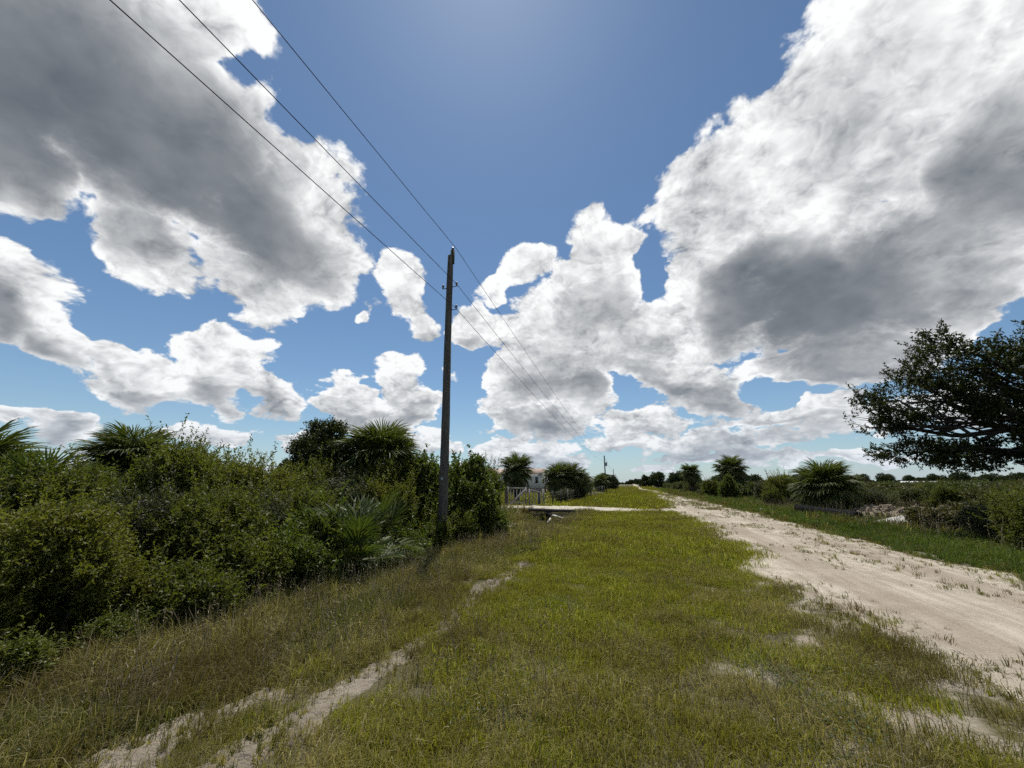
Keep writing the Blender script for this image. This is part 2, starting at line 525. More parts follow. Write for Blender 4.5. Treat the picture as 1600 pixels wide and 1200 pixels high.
def ground_material():
    m, nt, o = material('soil_and_thatch')
    w = wpos(nt)
    n1 = nt.noise(w, .55, 5, .6)
    n2 = nt.noise(w, 7.0, 5, .65)
    n3 = nt.noise(w, 38.0, 4, .6)
    c = nt.mix(n2, (.052, .048, .024), (.105, .092, .052))
    c = nt.mix(nt.math('MULTIPLY', nt.ramp(n1, .40, .66), .6), c, (.085, .088, .030))
    sx = nt.n('ShaderNodeSeparateXYZ')
    nt.put(sx.inputs[0], w)
    # the verge thins out to sand towards the road
    edge = nt.math('MULTIPLY', nt.ramp(sx.outputs[0], -.6, 2.1), nt.ramp(sx.outputs[0], 7.2, 6.0))
    pat = nt.ramp(nt.math('ADD', nt.noise(w, 1.3, 5, .65), nt.math('MULTIPLY', edge, .20)), .61, .74)
    sand = nt.mix(n3, (.24, .20, .155), (.38, .335, .27))
    near = nt.ramp(sx.outputs[1], 95.0, 40.0)
    fleck = nt.ramp(nt.noise(w, 55.0, 3, .7), .50, .62)
    c = nt.mix(nt.math('MULTIPLY', fleck, .55), c, (.17, .145, .085))
    c = nt.mix(nt.math('MULTIPLY', pat, nt.math('MULTIPLY', near, .85)), c, sand)
    principled(nt, o, c, .95, .15, nt.math('ADD', n3, nt.math('MULTIPLY', n2, 2.0)), .7, .03)
    return m


def sand_material(name, c1, c2, dark, along=True, clod=False, lanes=False):
    m, nt, o = material(name)
    w = wpos(nt)
    st = nt.vec('MULTIPLY', w, (5.0, .28, 1.0)) if along else w
    tr = nt.noise(st, 1.0, 6, .62)
    n1 = nt.noise(w, 1.1, 6, .66)
    n2 = nt.noise(w, 14.0, 5, .65)
    n3 = nt.noise(w, 90.0, 3, .6)
    c = nt.mix(nt.ramp(tr, .40, .60), c1, c2)
    if lanes:                                 # packed, slightly darker wheel lanes
        sx = nt.n('ShaderNodeSeparateXYZ')
        nt.put(sx.inputs[0], w)
        off = nt.math('ABSOLUTE', nt.math('SUBTRACT', nt.math('MULTIPLY_ADD', n1, .5, sx.outputs[0]), 4.28))
        lane = nt.ramp(nt.math('ABSOLUTE', nt.math('SUBTRACT', off, .88)), .42, .16)
        fine = nt.noise(nt.vec('MULTIPLY', w, (24.0, .9, 1.0)), 1.0, 3, .6)
        c = nt.mix(nt.math('MULTIPLY', lane, nt.math('MULTIPLY_ADD', fine, .9, .05)), c, (.235, .192, .152))
    c = nt.mix(nt.math('MULTIPLY', nt.ramp(n1, .42, .68), .75), c, dark)
    c = nt.mix(nt.math('MULTIPLY', nt.ramp(n2, .52, .75), .35), c, tuple(x * .62 for x in dark))
    c = nt.mix(nt.math('MULTIPLY', nt.ramp(n3, .60, .72), .30), c, (.20, .17, .13))
    h = nt.math('ADD', nt.math('MULTIPLY', tr, 1.2), nt.math('MULTIPLY_ADD', n2, .9 if not clod else 2.5, nt.math('MULTIPLY', n3, .35)))
    principled(nt, o, c, .96, .12, h, .75, .035)
    return m


M['ground'] = ground_material()
M['road'] = sand_material('road_sand', (.44, .392, .318), (.345, .30, .238), (.25, .208, .158), lanes=True)
M['sand'] = sand_material('bare_sand', (.29, .25, .198), (.20, .17, .132), (.12, .098, .073), False, True)
M['drive'] = sand_material('driveway_shell', (.52, .48, .41), (.42, .38, .31), (.30, .26, .20), False)
M['wood'] = plain('weathered_pole_wood', (.070, .062, .054), (.150, .138, .122), 5, .88, .2, .9, (9, 9, .35), .012)
M['greywood'] = plain('grey_wood', (.20, .185, .165), (.36, .34, .31), 6, .85, .2, .5, (1, 1, .3))
M['darkwood'] = plain('dark_timber', (.040, .035, .029), (.105, .092, .078), 6, .9, .2, .8, (.4, 3, 3))
M['metal'] = plain('galvanised', (.20, .205, .21), (.34, .345, .35), 12, .5, .5, .1, metal=.6)
M['porcelain'] = plain('insulator_glaze', (.10, .085, .08), (.16, .14, .13), 10, .25, .5, .05)
M['wire'] = plain('wire_jacket', (.018, .018, .018), (.035, .035, .035), 4, .6, .3, .05)
M['whitepaint'] = plain('white_painted_board', (.62, .61, .58), (.78, .77, .74), 7, .7, .3, .2)
M['cream'] = plain('cream_siding', (.76, .75, .72), (.84, .83, .80), 2, .6, .3, .1)
M['roofing'] = plain('faded_brown_roofing', (.36, .27, .22), (.46, .36, .30), 4, .85, .2, .4)
M['pane'] = plain('dark_window_pane', (.02, .024, .028), (.035, .04, .046), 2, .12, .6, .02)
M['plastic'] = plain('black_corrugated_plastic', (.007, .0075, .008), (.018, .0185, .02), 7, .9, .04, .2)
M['concrete'] = plain('broken_concrete', (.34, .325, .30), (.50, .48, .45), 9, .92, .2, .7)
M['rubble'] = plain('rubble', (.15, .122, .088), (.29, .245, .185), 10, .95, .15, .9)
M['whiteroof'] = plain('white_metal_roof', (.66, .67, .68), (.76, .77, .78), 3, .45, .4, .05)
M['transformer'] = plain('grey_steel_can', (.22, .24, .26), (.30, .32, .34), 5, .5, .4, .05)


# ------------------------------------------------------------------ the ground
def road_shift(y):
    y = np.asarray(y, float)
    t = np.clip(y - 15, 0, 95)
    return -.00043 * t * t - np.clip(y - 110, 0, None) * .018


def hgt(x, y):
    x, y = np.asarray(x, float), np.asarray(y, float)
    z = -.06 * sst(-.8, -2.4, x) - .30 * sst(-2.6, -5.4, x) + .22 * sst(-7, -11, x)
    z = z - .20 * sst(6.4, 8.4, x) + .12 * sst(10, 14, x)
    far = 1 - sst(30, 90, y)
    z = z * (.35 + .65 * far)
    dit = np.exp(-((x + 5.0) / 1.25) ** 2) * sst(12.5, 20.5, y) * (1 - sst(24.0, 25.3, y))
    z = z - .70 * dit - .35 * np.exp(-((x + 5.3) / 1.0) ** 2 - ((y - 23.6) / .7) ** 2)
    dw = sst(24.2, 25.6, y) * (1 - sst(28.6, 31, y)) * (1 - sst(.5, 2.2, x))
    z = z * (1 - dw) + .03 * dw
    near = np.clip(1 - (np.abs(x) + np.abs(y)) / 160.0, 0, 1)
    z = z + (fbm(x * .9, y * .9, 3, 3) - .5) * .09 * near + (fbm(x * .16, y * .16, 9, 2) - .5) * .16 * near * sst(1.5, 5, np.hypot(x, y))
    return z


def hz(x, y):
    return float(hgt(np.array([x]), np.array([y]))[0])


def spaced(lo, hi, step, far, grow=1.22):
    c = list(np.arange(lo, hi + 1e-6, step))
    s, v = step, hi
    while v < far:
        s *= grow
        v += s
        c.append(v)
    return np.array(c)


def sheet(xs, ys, zf):
    X, Y = np.meshgrid(xs, ys)
    Z = zf(X, Y)
    V = np.stack([X, Y, Z], -1).reshape(-1, 3)
    nx, ny = len(xs), len(ys)
    i, j = np.meshgrid(np.arange(nx - 1), np.arange(ny - 1))
    a = (j * nx + i).ravel()
    return V, np.stack([a, a + 1, a + nx + 1, a + nx], -1)


xs = np.concatenate([-spaced(12, 15, .25, 5000)[::-1][:-1], np.arange(-12, 12.01, .2), spaced(12, 15, .25, 5000)[1:]])
xs = np.unique(np.round(xs, 4))
ys = np.unique(np.round(np.concatenate([-spaced(6, 7, .5, 3000)[::-1], spaced(-6, 45, .2, 6000)]), 4))
V, Q = sheet(xs, ys, hgt)
ground = link("ground", new_mesh("ground", V, Q, None, M['ground'], smooth=True))
tag(ground, "flat sandy ground reaching to the horizon", kind="structure")

ROAD_L, ROAD_R = 2.05, 5.8


def road_edge(x, y):
    """positive inside the road, metres from the ragged edge"""
    s = road_shift(y)
    nl = (fbm(x * .5 + 7, y * .55, 21, 4) - .5) * .9 + (fbm(x * 2.2, y * 1.6, 25, 3) - .5) * .7
    nr = (fbm(x * .5 + 3, y * .5, 31, 4) - .5) * .9 + (fbm(x * 2.2, y * 1.6, 35, 3) - .5) * .45
    nar = sst(34, 80, y) * .75
    junction = np.exp(-((y - 27.5) / 4.0) ** 2) * 1.1
    el = x - (ROAD_L + s + nar - junction + .42 * sst(8.0, 4.4, y)) + nl
    er = (ROAD_R + s - nar * .6) - x + nr
    return np.minimum(el, er)


def road_z(x, y):
    e = road_edge(x, y)
    s = road_shift(y)
    up = .028 * (1 + np.clip(y / 40, 0, 6))
    z = hgt(x, y) + up - (up + .055) * sst(.10, -.32, e)
    c = (x - (ROAD_L + ROAD_R) / 2 - s)
    ruts = -.028 * np.exp(-((c - .85) / .28) ** 2) - .028 * np.exp(-((c + .85) / .28) ** 2)
    ruts = ruts + (fbm(x * 3.0, y * .5, 77, 3) - .5) * .035 + (fbm(x * 6.0, y * 5.0, 71, 3) - .5) * .022
    return z + ruts * sst(-.1, .5, e) * (1 - sst(30, 60, y))


def ribbon(name, us, ys, shift, zf, mat):
    U, Y = np.meshgrid(us, ys)
    X = U + shift(Y)
    Z = zf(X, Y)
    V = np.stack([X, Y, Z], -1).reshape(-1, 3)
    nx, ny = len(us), len(ys)
    i, j = np.meshgrid(np.arange(nx - 1), np.arange(ny - 1))
    a = (j * nx + i).ravel()
    return link(name, new_mesh(name, V, np.stack([a, a + 1, a + nx + 1, a + nx], -1), None, mat, smooth=True))


road = ribbon("road", np.arange(.2, 7.3, .075), spaced(1.5, 34, .09, 900, 1.06), road_shift, road_z, M['road'])
tag(road, "pale unpaved sand road running straight to the horizon", kind="structure")


def track_edge(x, y):
    """bare sand along the mown edge, and clods of bare sand left of it near the camera"""
    c = -2.52 + (fbm(y * .7, y * 0 + 2, 41, 3) - .5) * .30
    wid = .066 + .10 * fbm(y * .9, y * 0 + 5, 43, 3) + .05 * sst(5.5, 2.0, y) - .20 * sst(8.0, 10.5, y)
    a = wid - np.abs(x - c) + (fbm(x * 4, y * 3, 45, 3) - .5) * .22
    cx = -3.05 - .12 * (4 - y)
    b = (.60 - np.abs(x - cx)) * sst(3.8, 2.6, y) + (fbm(x * 1.6, y * 1.6, 47, 4) - .5) * 1.5 - .24 - 1.2 * sst(2.9, 3.9, y)
    return np.maximum(a, b)


def track_z(x, y):
    e = track_edge(x, y)
    z = hgt(x, y) + .022 - .075 * sst(.04, -.14, e)
    return z + (fbm(x * 9, y * 9, 51, 3) - .5) * .075 * sst(-.05, .15, e) + (fbm(x * 20, y * 20, 53, 2) - .5) * .045


V, Q = sheet(np.arange(-4.6, -1.8, .024), np.arange(1.0, 11.0, .028), track_z)
track = link("sand_path", new_mesh("sand_path", V, Q, None, M['sand'], smooth=True))
tag(track, "narrow strip of bare crumbly sand beside the mown grass", kind="structure")


def drive_edge(x, y):
    c = 26.9 + (fbm(x * .4, x * 0, 61, 2) - .5) * .5
    return 1.25 - np.abs(y - c) + (fbm(x * .8, y * .8, 63, 4) - .5) * 1.7


def drive_z(x, y):
    e = drive_edge(x, y)
    return hgt(x, y) + .045 - .12 * sst(.15, -.3, e) + (fbm(x * 3, y * 3, 65, 3) - .5) * .05


V, Q = sheet(np.arange(-14, 2.2, .12), np.arange(24.6, 29.4, .12), drive_z)
drive = link("driveway", new_mesh("driveway", V, Q, None, M['drive'], smooth=True))
tag(drive, "white shell driveway crossing the ditch to the gate", kind="structure")


# ------------------------------------------------------------------ leaves, sprigs, crowns
def unit(v):
    return v / (np.linalg.norm(v, axis=-1, keepdims=True) + 1e-9)


def leaf_quads(P, D, N, L, W, fold=.25):
    """one pointed, slightly folded leaf per row"""
    D = unit(D)
    S = unit(np.cross(D, N))
    N = np.cross(S, D)
    L, W = L[:, None], W[:, None]
    mid = P + D * L * .45
    up = N * W * fold
    V = np.stack([P, mid + S * W * .5 + up, P + D * L - N * L * .12, mid - S * W * .5 + up], 1).reshape(-1, 3)
    Q = np.arange(len(P) * 4).reshape(-1, 4)
    return V, Q


def lobed_points(rg, lobes, n, up=.25, shell=4.0, gaps=(.62, .85, .8)):
    """points near the surface of a heap of ellipsoids; lobes: x y z rx ry rz"""
    L = np.asarray(lobes, float)
    wts = (L[:, 3] * L[:, 4]) ** .9
    nn = int(n * 2.6)
    idx = rg.choice(len(L), nn, p=wts / wts.sum())
    u = unit(rg.normal(size=(nn, 3)) + np.array([0, 0, up]))
    r = rg.random(nn) ** (1 / shell)
    # lumpy surface: clumps and hollows
    az = np.arctan2(u[:, 1], u[:, 0])
    lump = .62 + .36 * vnoise(az * 2.2 + idx * 7.3, u[:, 2] * 3.0 + idx * 3.1, 5) + .34 * vnoise(az * 5.5 + idx * 3.3, u[:, 2] * 6.0 + idx * 5.1, 6)
    P = L[idx, :3] + u * L[idx, 3:6] * (r * lump)[:, None]
    depth = np.zeros(len(P))
    for l in L:                              # thin out what lies deep inside other lobes
        q = np.linalg.norm((P - l[:3]) / l[3:6], axis=1)
        depth = np.maximum(depth, 1 - q)
    hol = vnoise(P[:, 0] * 3.1 + P[:, 2] * 1.3, P[:, 1] * 3.1 - P[:, 2] * 2.1, 8)
    keep = (rg.random(len(P)) > np.clip((depth - .25) * 2.2, 0, .93)) & (rg.random(len(P)) > sst(gaps[0], gaps[1], hol) * gaps[2])
    P, u = P[keep], u[keep]
    return P[:n], u[:n]


def crown(name, seed, lobes, n_sprig, per, leaf, wid, mat, sprig=.22, up=.25, droop=.0, shell=3.0, zmin=-9, spread=.9, shoots=0, slen=(.25, .6), gaps=(.62, .85, .8)):
    rg = np.random.default_rng(seed)
    P, u = lobed_points(rg, lobes, n_sprig, up, shell, gaps)
    if shoots:                                # leafy shoots that stand out of the outline
        S, su = lobed_points(rg, lobes, shoots, .5, 14.0)
        m = len(S)
        sd = unit(su * .7 + np.array([0, 0, .7]) + rg.normal(size=(m, 3)) * .35)
        ln = rg.uniform(slen[0], slen[1], m)
        tt = np.linspace(0, 1, 5)
        SP = (S[:, None, :] + sd[:, None, :] * (ln[:, None] * tt)[:, :, None]).reshape(-1, 3)
        P = np.concatenate([P, SP])
        u = np.concatenate([u, np.repeat(sd * 1.4, 5, 0)])
    k = P[:, 2] > zmin
    P, u = P[k], u[k]
    n = len(P)
    axis = unit(u * .8 + np.array([0, 0, .45 - droop]) + rg.normal(size=(n, 3)) * .45)
    t = np.linspace(.1, 1, per)[None, :, None]
    sl = (sprig * rg.uniform(.6, 1.3, n))[:, None, None]
    base = P[:, None, :] + axis[:, None, :] * sl * (t - .5)
    dirs = unit(axis[:, None, :] * .75 + rg.normal(size=(n, per, 3)) * spread)
    nrm = unit(rg.normal(size=(n, per, 3)) + np.array([0, 0, .9]))
    L = leaf * rg.uniform(.65, 1.25, (n, per))
    W = wid * rg.uniform(.7, 1.25, (n, per))
    V, Q = leaf_quads(base.reshape(-1, 3), dirs.reshape(-1, 3), nrm.reshape(-1, 3), L.ravel(), W.ravel())
    var = np.clip(rg.random((n, 1)) * .55 + rg.random((n, per)) * .45, 0, 1).ravel()
    return new_mesh(name, V, Q, None, mat, var)


def bend(a, b, rg, n=6, wob=.12, sag=0.0):
    a, b = np.asarray(a, float), np.asarray(b, float)
    t = np.linspace(0, 1, n)[:, None]
    L = np.linalg.norm(b - a)
    w = rg.normal(size=(n, 3)) * wob * L * .35
    w[0] = w[-1] = 0
    p = a + (b - a) * t + w
    p[:, 2] += np.sin(t[:, 0] * np.pi) * sag * L
    return p


def heap(rg, rx, ry, h, n):
    """lobes for a shrub of half-widths rx, ry and height h"""
    L = [(0, 0, h * .42, rx * .66, ry * .66, h * .44)]
    for i in range(n):
        a = i / n * 2 * np.pi + rg.uniform(-.4, .4)
        e = rg.uniform(.0, 1)
        rr = rg.uniform(.48, .74) * (1 - .45 * e)
        r = rg.uniform(.27, .42)
        L.append((math.cos(a) * rx * rr, math.sin(a) * ry * rr, h * (.20 + .58 * e), rx * r, ry * r, h * r * .62))
    return L


def woody(seed, lobes, n_twig, r0, mat, base=(0, 0, -.15), bare=0):
    """stems from the base into each lobe, with twigs; bare twigs poke out"""
    rg = np.random.default_rng(seed)
    mb = MB()
    for l in lobes:
        c = np.array(l[:3])
        st = np.array(base) + np.array([rg.uniform(-.15, .15), rg.uniform(-.15, .15), 0])
        p = bend(st, c, rg, 7, .10, -.05)
        mb.tube(p, np.linspace(r0, r0 * .35, 7) * rg.uniform(.7, 1.2), 6)
        for k in range(n_twig):
            u = unit(rg.normal(size=3) + np.array([0, 0, .3]))
            q = c + u * np.array(l[3:6]) * rg.uniform(.7, 1.0)
            s = p[rg.integers(3, 7)]
            mb.tube(bend(s, q, rg, 5, .16), np.linspace(r0 * .32, r0 * .10, 5), 4, caps=False)
    for k in range(bare):
        l = lobes[rg.integers(0, len(lobes))]
        c = np.array(l[:3])
        u = unit(rg.normal(size=3) + np.array([0, 0, .5]))
        q = c + u * np.array(l[3:6]) * rg.uniform(1.05, 1.35)
        mb.tube(bend(c, q, rg, 6, .16), np.linspace(.008, .003, 6), 4, caps=False)
    return mb.mesh("trunk", mat, True)


SHRUB = {}


def shrub_kind(key, seed, rx, ry, h, lobes, n, per, leaf, wid, mat, r0=.035, twigs=4, bare=10, sprig=.22, **kw):
    rg = np.random.default_rng(seed)
    lb = heap(rg, rx, ry, h, lobes)
    SHRUB[key] = (crown("foliage", seed + 1, lb, n, per, leaf, wid, M[mat], sprig, **{'shoots': int(n / 45), **kw}),
                  woody(seed + 2, lb, twigs, r0, M['twig'], bare=bare), h)


shrub_kind('myrtle_a', 11, 1.45, 1.35, 2.5, 13, 6600, 8, .078, .027, 'myrtle', bare=30)
shrub_kind('myrtle_b', 23, 1.30, 1.50, 2.3, 11, 6200, 8, .066, .026, 'olive', bare=34)
shrub_kind('myrtle_c', 37, 1.55, 1.30, 2.7, 14, 6600, 8, .080, .027, 'myrtle', bare=26)
shrub_kind('broad_a', 41, 1.25, 1.20, 2.8, 12, 3600, 7, .110, .052, 'broad', bare=12)
shrub_kind('grey_a', 53, 1.10, 1.10, 2.0, 10, 3400, 7, .070, .020, 'greyleaf', bare=60)
shrub_kind('light_a', 67, .60, .55, 1.2, 8, 1500, 8, .070, .024, 'lightleaf', .015, bare=12, up=.7)
shrub_kind('low_a', 71, .75, .70, .95, 8, 1700, 7, .070, .024, 'myrtle', .014, bare=20)
shrub_kind('low_b', 83, .70, .80, .85, 8, 1500, 7, .080, .026, 'broad', .014, bare=20)


def shrub(key, x, y, h, label, group=None, rz=0.0, wide=1.0, name="shrub", cat="shrub", z=None):
    fol, wood, h0 = SHRUB[key]
    s = h / h0
    o = empty(name, (x, y, (hz(x, y) if z is None else z) - .02), (0, 0, rz))
    o.scale = (s * wide, s * wide, s)
    tag(o, label, cat, group)
    link("foliage", fol, o)
    link("trunk", wood, o)
    return o


# ------------------------------------------------------------------ palms
def fan_frond(seed, petiole, size, nseg, arc, droop, mat, width=.045, costa=.25, ragged=.0):
    """a fan leaf growing along +X: stalk, curved rib, pleated pointed segments"""
    rg = np.random.default_rng(seed)
    mb = MB()
    ts = np.linspace(0, 1, 6)
    pet = np.stack([ts * petiole, np.zeros(6), -.10 * petiole * ts ** 2 * (1 + droop)], -1)
    mb.tube(pet, np.linspace(.016, .008, 6), 4, caps=False)
    nq = [len(mb.Q[0])]
    hub = pet[-1]
    sl = -.2 * (1 + droop)
    for k in range(nseg):
        f = k / (nseg - 1) * 2 - 1
        a = f * arc / 2 + rg.normal() * .02
        along = (1 - abs(f)) * costa * size
        o = hub + np.array([along, 0, sl * along - .25 * droop * along ** 2])
        L = size * (1 - .32 * abs(f) ** 1.5) * rg.uniform(.88, 1.06) * (1 - costa * .4 * (1 - abs(f)))
        if ragged:
            L *= 1 - ragged * rg.random()
        dx = np.array([math.cos(a), math.sin(a), sl * math.cos(a) * .6 + .10 * abs(f)])
        dx /= np.linalg.norm(dx)
        side = np.array([-math.sin(a), math.cos(a), (.75 if k % 2 else -.75)])
        side /= np.linalg.norm(side)
        w = width * size * rg.uniform(.8, 1.15)
        dd = droop * rg.uniform(.5, 1.5)
        m1 = o + dx * L * .45
        m2 = o + dx * L * .78 - np.array([0, 0, L * (.06 + .22 * dd)])
        tip = o + dx * L - np.array([0, 0, L * (.14 + .55 * dd)]) + rg.normal(size=3) * .02 * size
        V = [o - side * w * .22, o + side * w * .22, m1 - side * w * .5, m1 + side * w * .5, m2 - side * w * .38, m2 + side * w * .38, tip]
        mb.add(V, [[0, 1, 3, 2], [2, 3, 5, 4]], [[4, 5, 6]])
    nQ = sum(len(q) for q in mb.Q)
    nT = sum(len(t) for t in mb.T)
    seg_q = np.repeat(rg.random(nseg) * .8, 2)
    var = np.concatenate([np.full(nQ - nseg * 2, .3), seg_q, rg.random(nT) * .2 + np.where(rg.random(nT) > .8, .75, .1)])
    return new_mesh("frond", np.concatenate(mb.V), np.concatenate(mb.Q), np.concatenate(mb.T), mat, var)


CABBAGE = [fan_frond(100 + i, .34, .56, 40, R(310), [.45, .7, .95, 1.3][i], M['frond'], .062, .5) for i in range(4)]
CABBAGE_DEAD = [fan_frond(120 + i, .6, .62, 20, R(170), 1.2, M['brownfrond'], .06, .45, .35) for i in range(2)]
PALMETTO = [fan_frond(140 + i, .65, .62, 26, R(215), [.0, .12, .3][i], M['palmetto'], .062, .12) for i in range(3)]
PALMETTO_DEAD = [fan_frond(150 + i, .5, .50, 16, R(150), 1.1, M['deadfrond'], .07, .12, .4) for i in range(2)]


def palm_trunk(seed, h, r, boots=True):
    rg = np.random.default_rng(seed)
    mb = MB()
    n = max(5, int(h / .12))
    z = np.linspace(-.2, h, n)
    rad = r * (1 + .10 * np.sin(z * 31)) * (1.15 - .15 * z / max(h, .1))
    mb.tube(np.stack([np.sin(z * .7) * .04, np.cos(z * .5) * .03, z], -1), rad, 12, jit=.10, rg=rg)
    if boots:
        for k in range(int(h * 26)):
            zz = rg.uniform(h * .25, h)
            a = k * 2.4
            p = np.array([math.cos(a) * r * .8, math.sin(a) * r * .8, zz])
            q = p + np.array([math.cos(a) * r * .8, math.sin(a) * r * .8, .26])
            mb.bar(p, q, .05, .025)
    return mb.mesh("trunk", M['bark'], False)


def palm(x, y, top, label, seed, crown_r=1.3, nfr=34, dead=4, name="cabbage_palm", cat="palm", group=None, green=None, deadset=None, emin=-38, emax=74):
    """cabbage palm whose crown tops out at height `top` above the ground there"""
    rg = np.random.default_rng(seed)
    z0 = hz(x, y)
    s = crown_r / .86
    th = max(top - crown_r * .92, .25)
    o = empty(name, (x, y, z0), (0, 0, rg.uniform(0, 6.28)))
    tag(o, label, cat, group)
    link("trunk", palm_trunk(seed, th, .17 * (.7 + .3 * s)), o)
    green = green or CABBAGE
    for k in range(nfr):
        t = (k + .5) / nfr
        e = emax - (emax - emin) * t ** .85 + rg.normal() * 11
        v = min(len(green) - 1, int(t * len(green)))
        link("frond", green[v], o, (0, 0, th - .12 * t), (rg.normal() * .15, -R(e), k * 2.399 + rg.normal() * .12), s * rg.uniform(.9, 1.08))
    for k in range(dead):
        e = rg.uniform(-82, -55)
        link("frond", CABBAGE_DEAD[k % 2], o, (0, 0, th - .2), (rg.normal() * .2, -R(e), rg.uniform(0, 6.28)), s * rg.uniform(.8, 1.0))
    return o


def palmetto(x, y, size, label, seed, nfr=26, dead=8, emin=5, group=None, spread=.5, deadz=(-70, -20)):
    rg = np.random.default_rng(seed)
    o = empty("saw_palmetto", (x, y, hz(x, y)), (0, 0, rg.uniform(0, 6.28)))
    tag(o, label, "palmetto", group)
    mb = MB()
    heads = []
    for k in range(4):
        a = k * 1.7 + rg.uniform(-.3, .3)
        h = np.array([math.cos(a) * spread * size * .5, math.sin(a) * spread * size * .5, size * rg.uniform(.18, .38)])
        heads.append(h)
        mb.tube(bend((0, 0, -.1), h, rg, 5, .1), np.linspace(.10, .075, 5) * size, 8, jit=.15, rg=rg)
    mb.build("trunk", M['bark'], o)
    for k in range(nfr):
        h = heads[k % 4]
        e = rg.uniform(emin, 86)
        link("frond", PALMETTO[k % 3], o, h, (rg.normal() * .25, -R(e), rg.uniform(0, 6.28)), size * rg.uniform(.75, 1.1))
    for k in range(dead):
        h = heads[k % 4]
        link("frond", PALMETTO_DEAD[k % 2], o, h, (rg.normal() * .3, -R(rg.uniform(*deadz)), rg.uniform(0, 6.28)), size * rg.uniform(.75, 1.1))
    return o


# ------------------------------------------------------------------ the thicket left of the path
IN = "shrubs of the roadside thicket"
shrub('myrtle_a', -7.55, 1.35, 2.05, "dark fine-leaved shrub at the left edge of the photo, front of the thicket", IN, .3)
shrub('myrtle_b', -7.35, 3.35, 1.95, "dark fine-leaved shrub nearest the camera in the thicket, behind yellowish low herbs", IN, 1.4)
shrub('myrtle_c', -7.40, 5.25, 2.15, "front thicket shrub directly left of the saw palmetto with pale dead fronds", IN, 2.9)
shrub('grey_a', -9.0, 2.2, 2.15, "greyish twiggy shrub behind the leftmost front shrub", IN, .9, 1.15)
shrub('myrtle_c', -9.35, 4.2, 2.45, "tall rounded shrub below the palm head in the thicket", IN, 4.2, .95)
shrub('myrtle_a', -8.75, 5.75, 2.65, "tall bushy shrub just right of the thicket's left palm head", IN, 5.1, .9)
shrub('myrtle_b', -8.7, 7.1, 2.60, "tall shrub with leafy shoots breaking the skyline left of the dark small tree", IN, .6, .9)
shrub('myrtle_c', -7.5, 7.4, 2.15, "olive green shrub in the middle of the thicket behind the saw palmetto", IN, 1.9, .9)
shrub('myrtle_a', -9.4, 9.3, 2.45, "olive shrub in front of the dark small tree in the thicket", IN, 2.2, .95)
shrub('grey_a', -8.1, 9.4, 2.35, "pale grey twiggy shrub below the round palm head left of the pole", IN, 3.3, 1.1)
shrub('myrtle_b', -7.1, 9.9, 2.35, "green shrub between the saw palmetto and the utility pole", IN, 4.0, .85)
shrub('broad_a', -6.9, 11.6, 2.95, "broad-leaved glossy shrub directly behind the utility pole", IN, .4, .95)
shrub('broad_a', -5.95, 13.0, 3.05, "tall broad-leaved shrub standing right of the utility pole", IN, 2.6, .95)
shrub('myrtle_a', -6.6, 15.6, 2.75, "darker shrub at the right end of the thicket beside the gate", IN, 1.2, .95)
shrub('myrtle_c', -11.5, 3.3, 2.3, "shrub at the far left in the back row of the thicket", IN, 2.1)
shrub('myrtle_b', -11.6, 8.4, 2.6, "back row shrub between the left palm head and the dark small tree", IN, 5.5)
shrub('myrtle_c', -9.3, 13.2, 2.9, "back row shrub behind the round palm head left of the pole", IN, 3.7)
shrub('myrtle_a', -7.6, 10.6, 3.05, "tallest leafy shrub, hiding the lower part of the round palm head", IN, 1.7, .75)
shrub('light_a', -5.45, 11.9, 1.25, "small bright green shrub at the right foot of the utility pole", IN, .5)
shrub('light_a', -5.15, 13.6, 1.35, "bright yellow-green upright shrub at the thicket's right edge above the dry grass", IN, 2.5)
shrub('low_b', -6.15, 9.35, 1.05, "low leafy shrub touching the left foot of the utility pole", IN, 1.1)
shrub('low_a', -6.1, 4.35, .95, "low dark shrub in the deep shade at the thicket's foot", IN, .2)
shrub('light_a', -5.85, 2.55, .55, "low yellowish herb bush in front of the dark thicket shrubs, lower left", IN, 3.9, 1.3)
shrub('light_a', -6.0, 3.45, .50, "second low yellow-green herb bush at the foot of the thicket, farther from the camera", IN, 1.9, 1.3)
shrub('low_b', -6.0, 6.2, .95, "low leafy bush left of the pale dead palmetto fronds", IN, 2.0)

FILL = [('myrtle_b', -6.75, 2.2, 1.45, "knee to chest high shrub closing the gap beside the leftmost front shrub"), ('low_a', -6.35, 5.3, 1.15, "low dark shrub before the shrub left of the saw palmetto"),
        ('grey_a', -8.15, 4.5, 2.0, "grey twiggy shrub wedged between the front and tall thicket shrubs"), ('low_b', -6.6, 6.6, 1.3, "leafy bush tucked behind the green saw palmetto fans"),
        ('grey_a', -7.7, 6.3, 1.95, "twiggy greyish shrub behind the front shrub beside the palmetto"), ('myrtle_a', -10.3, 6.6, 2.55, "tall back shrub in front of the thicket's left palm trunk"),
        ('myrtle_c', -10.2, 8.2, 2.4, "back shrub left of the small dark oak"), ('myrtle_b', -8.0, 12.6, 2.7, "shrub behind the broad-leaved shrub at the pole"),
        ('low_a', -6.0, 10.6, 1.2, "low dark shrub right behind the foot of the pole"), ('grey_a', -6.3, 14.4, 1.9, "grey twiggy shrub at the thicket's right end"),
        ('myrtle_c', -8.3, 17.5, 2.6, "shrub behind the thicket's right end, left of the gate")]
for i_, (k_, x_, y_, h_, l_) in enumerate(FILL):
    shrub(k_, x_, y_, h_, l_, IN, i_ * 1.3, .95)

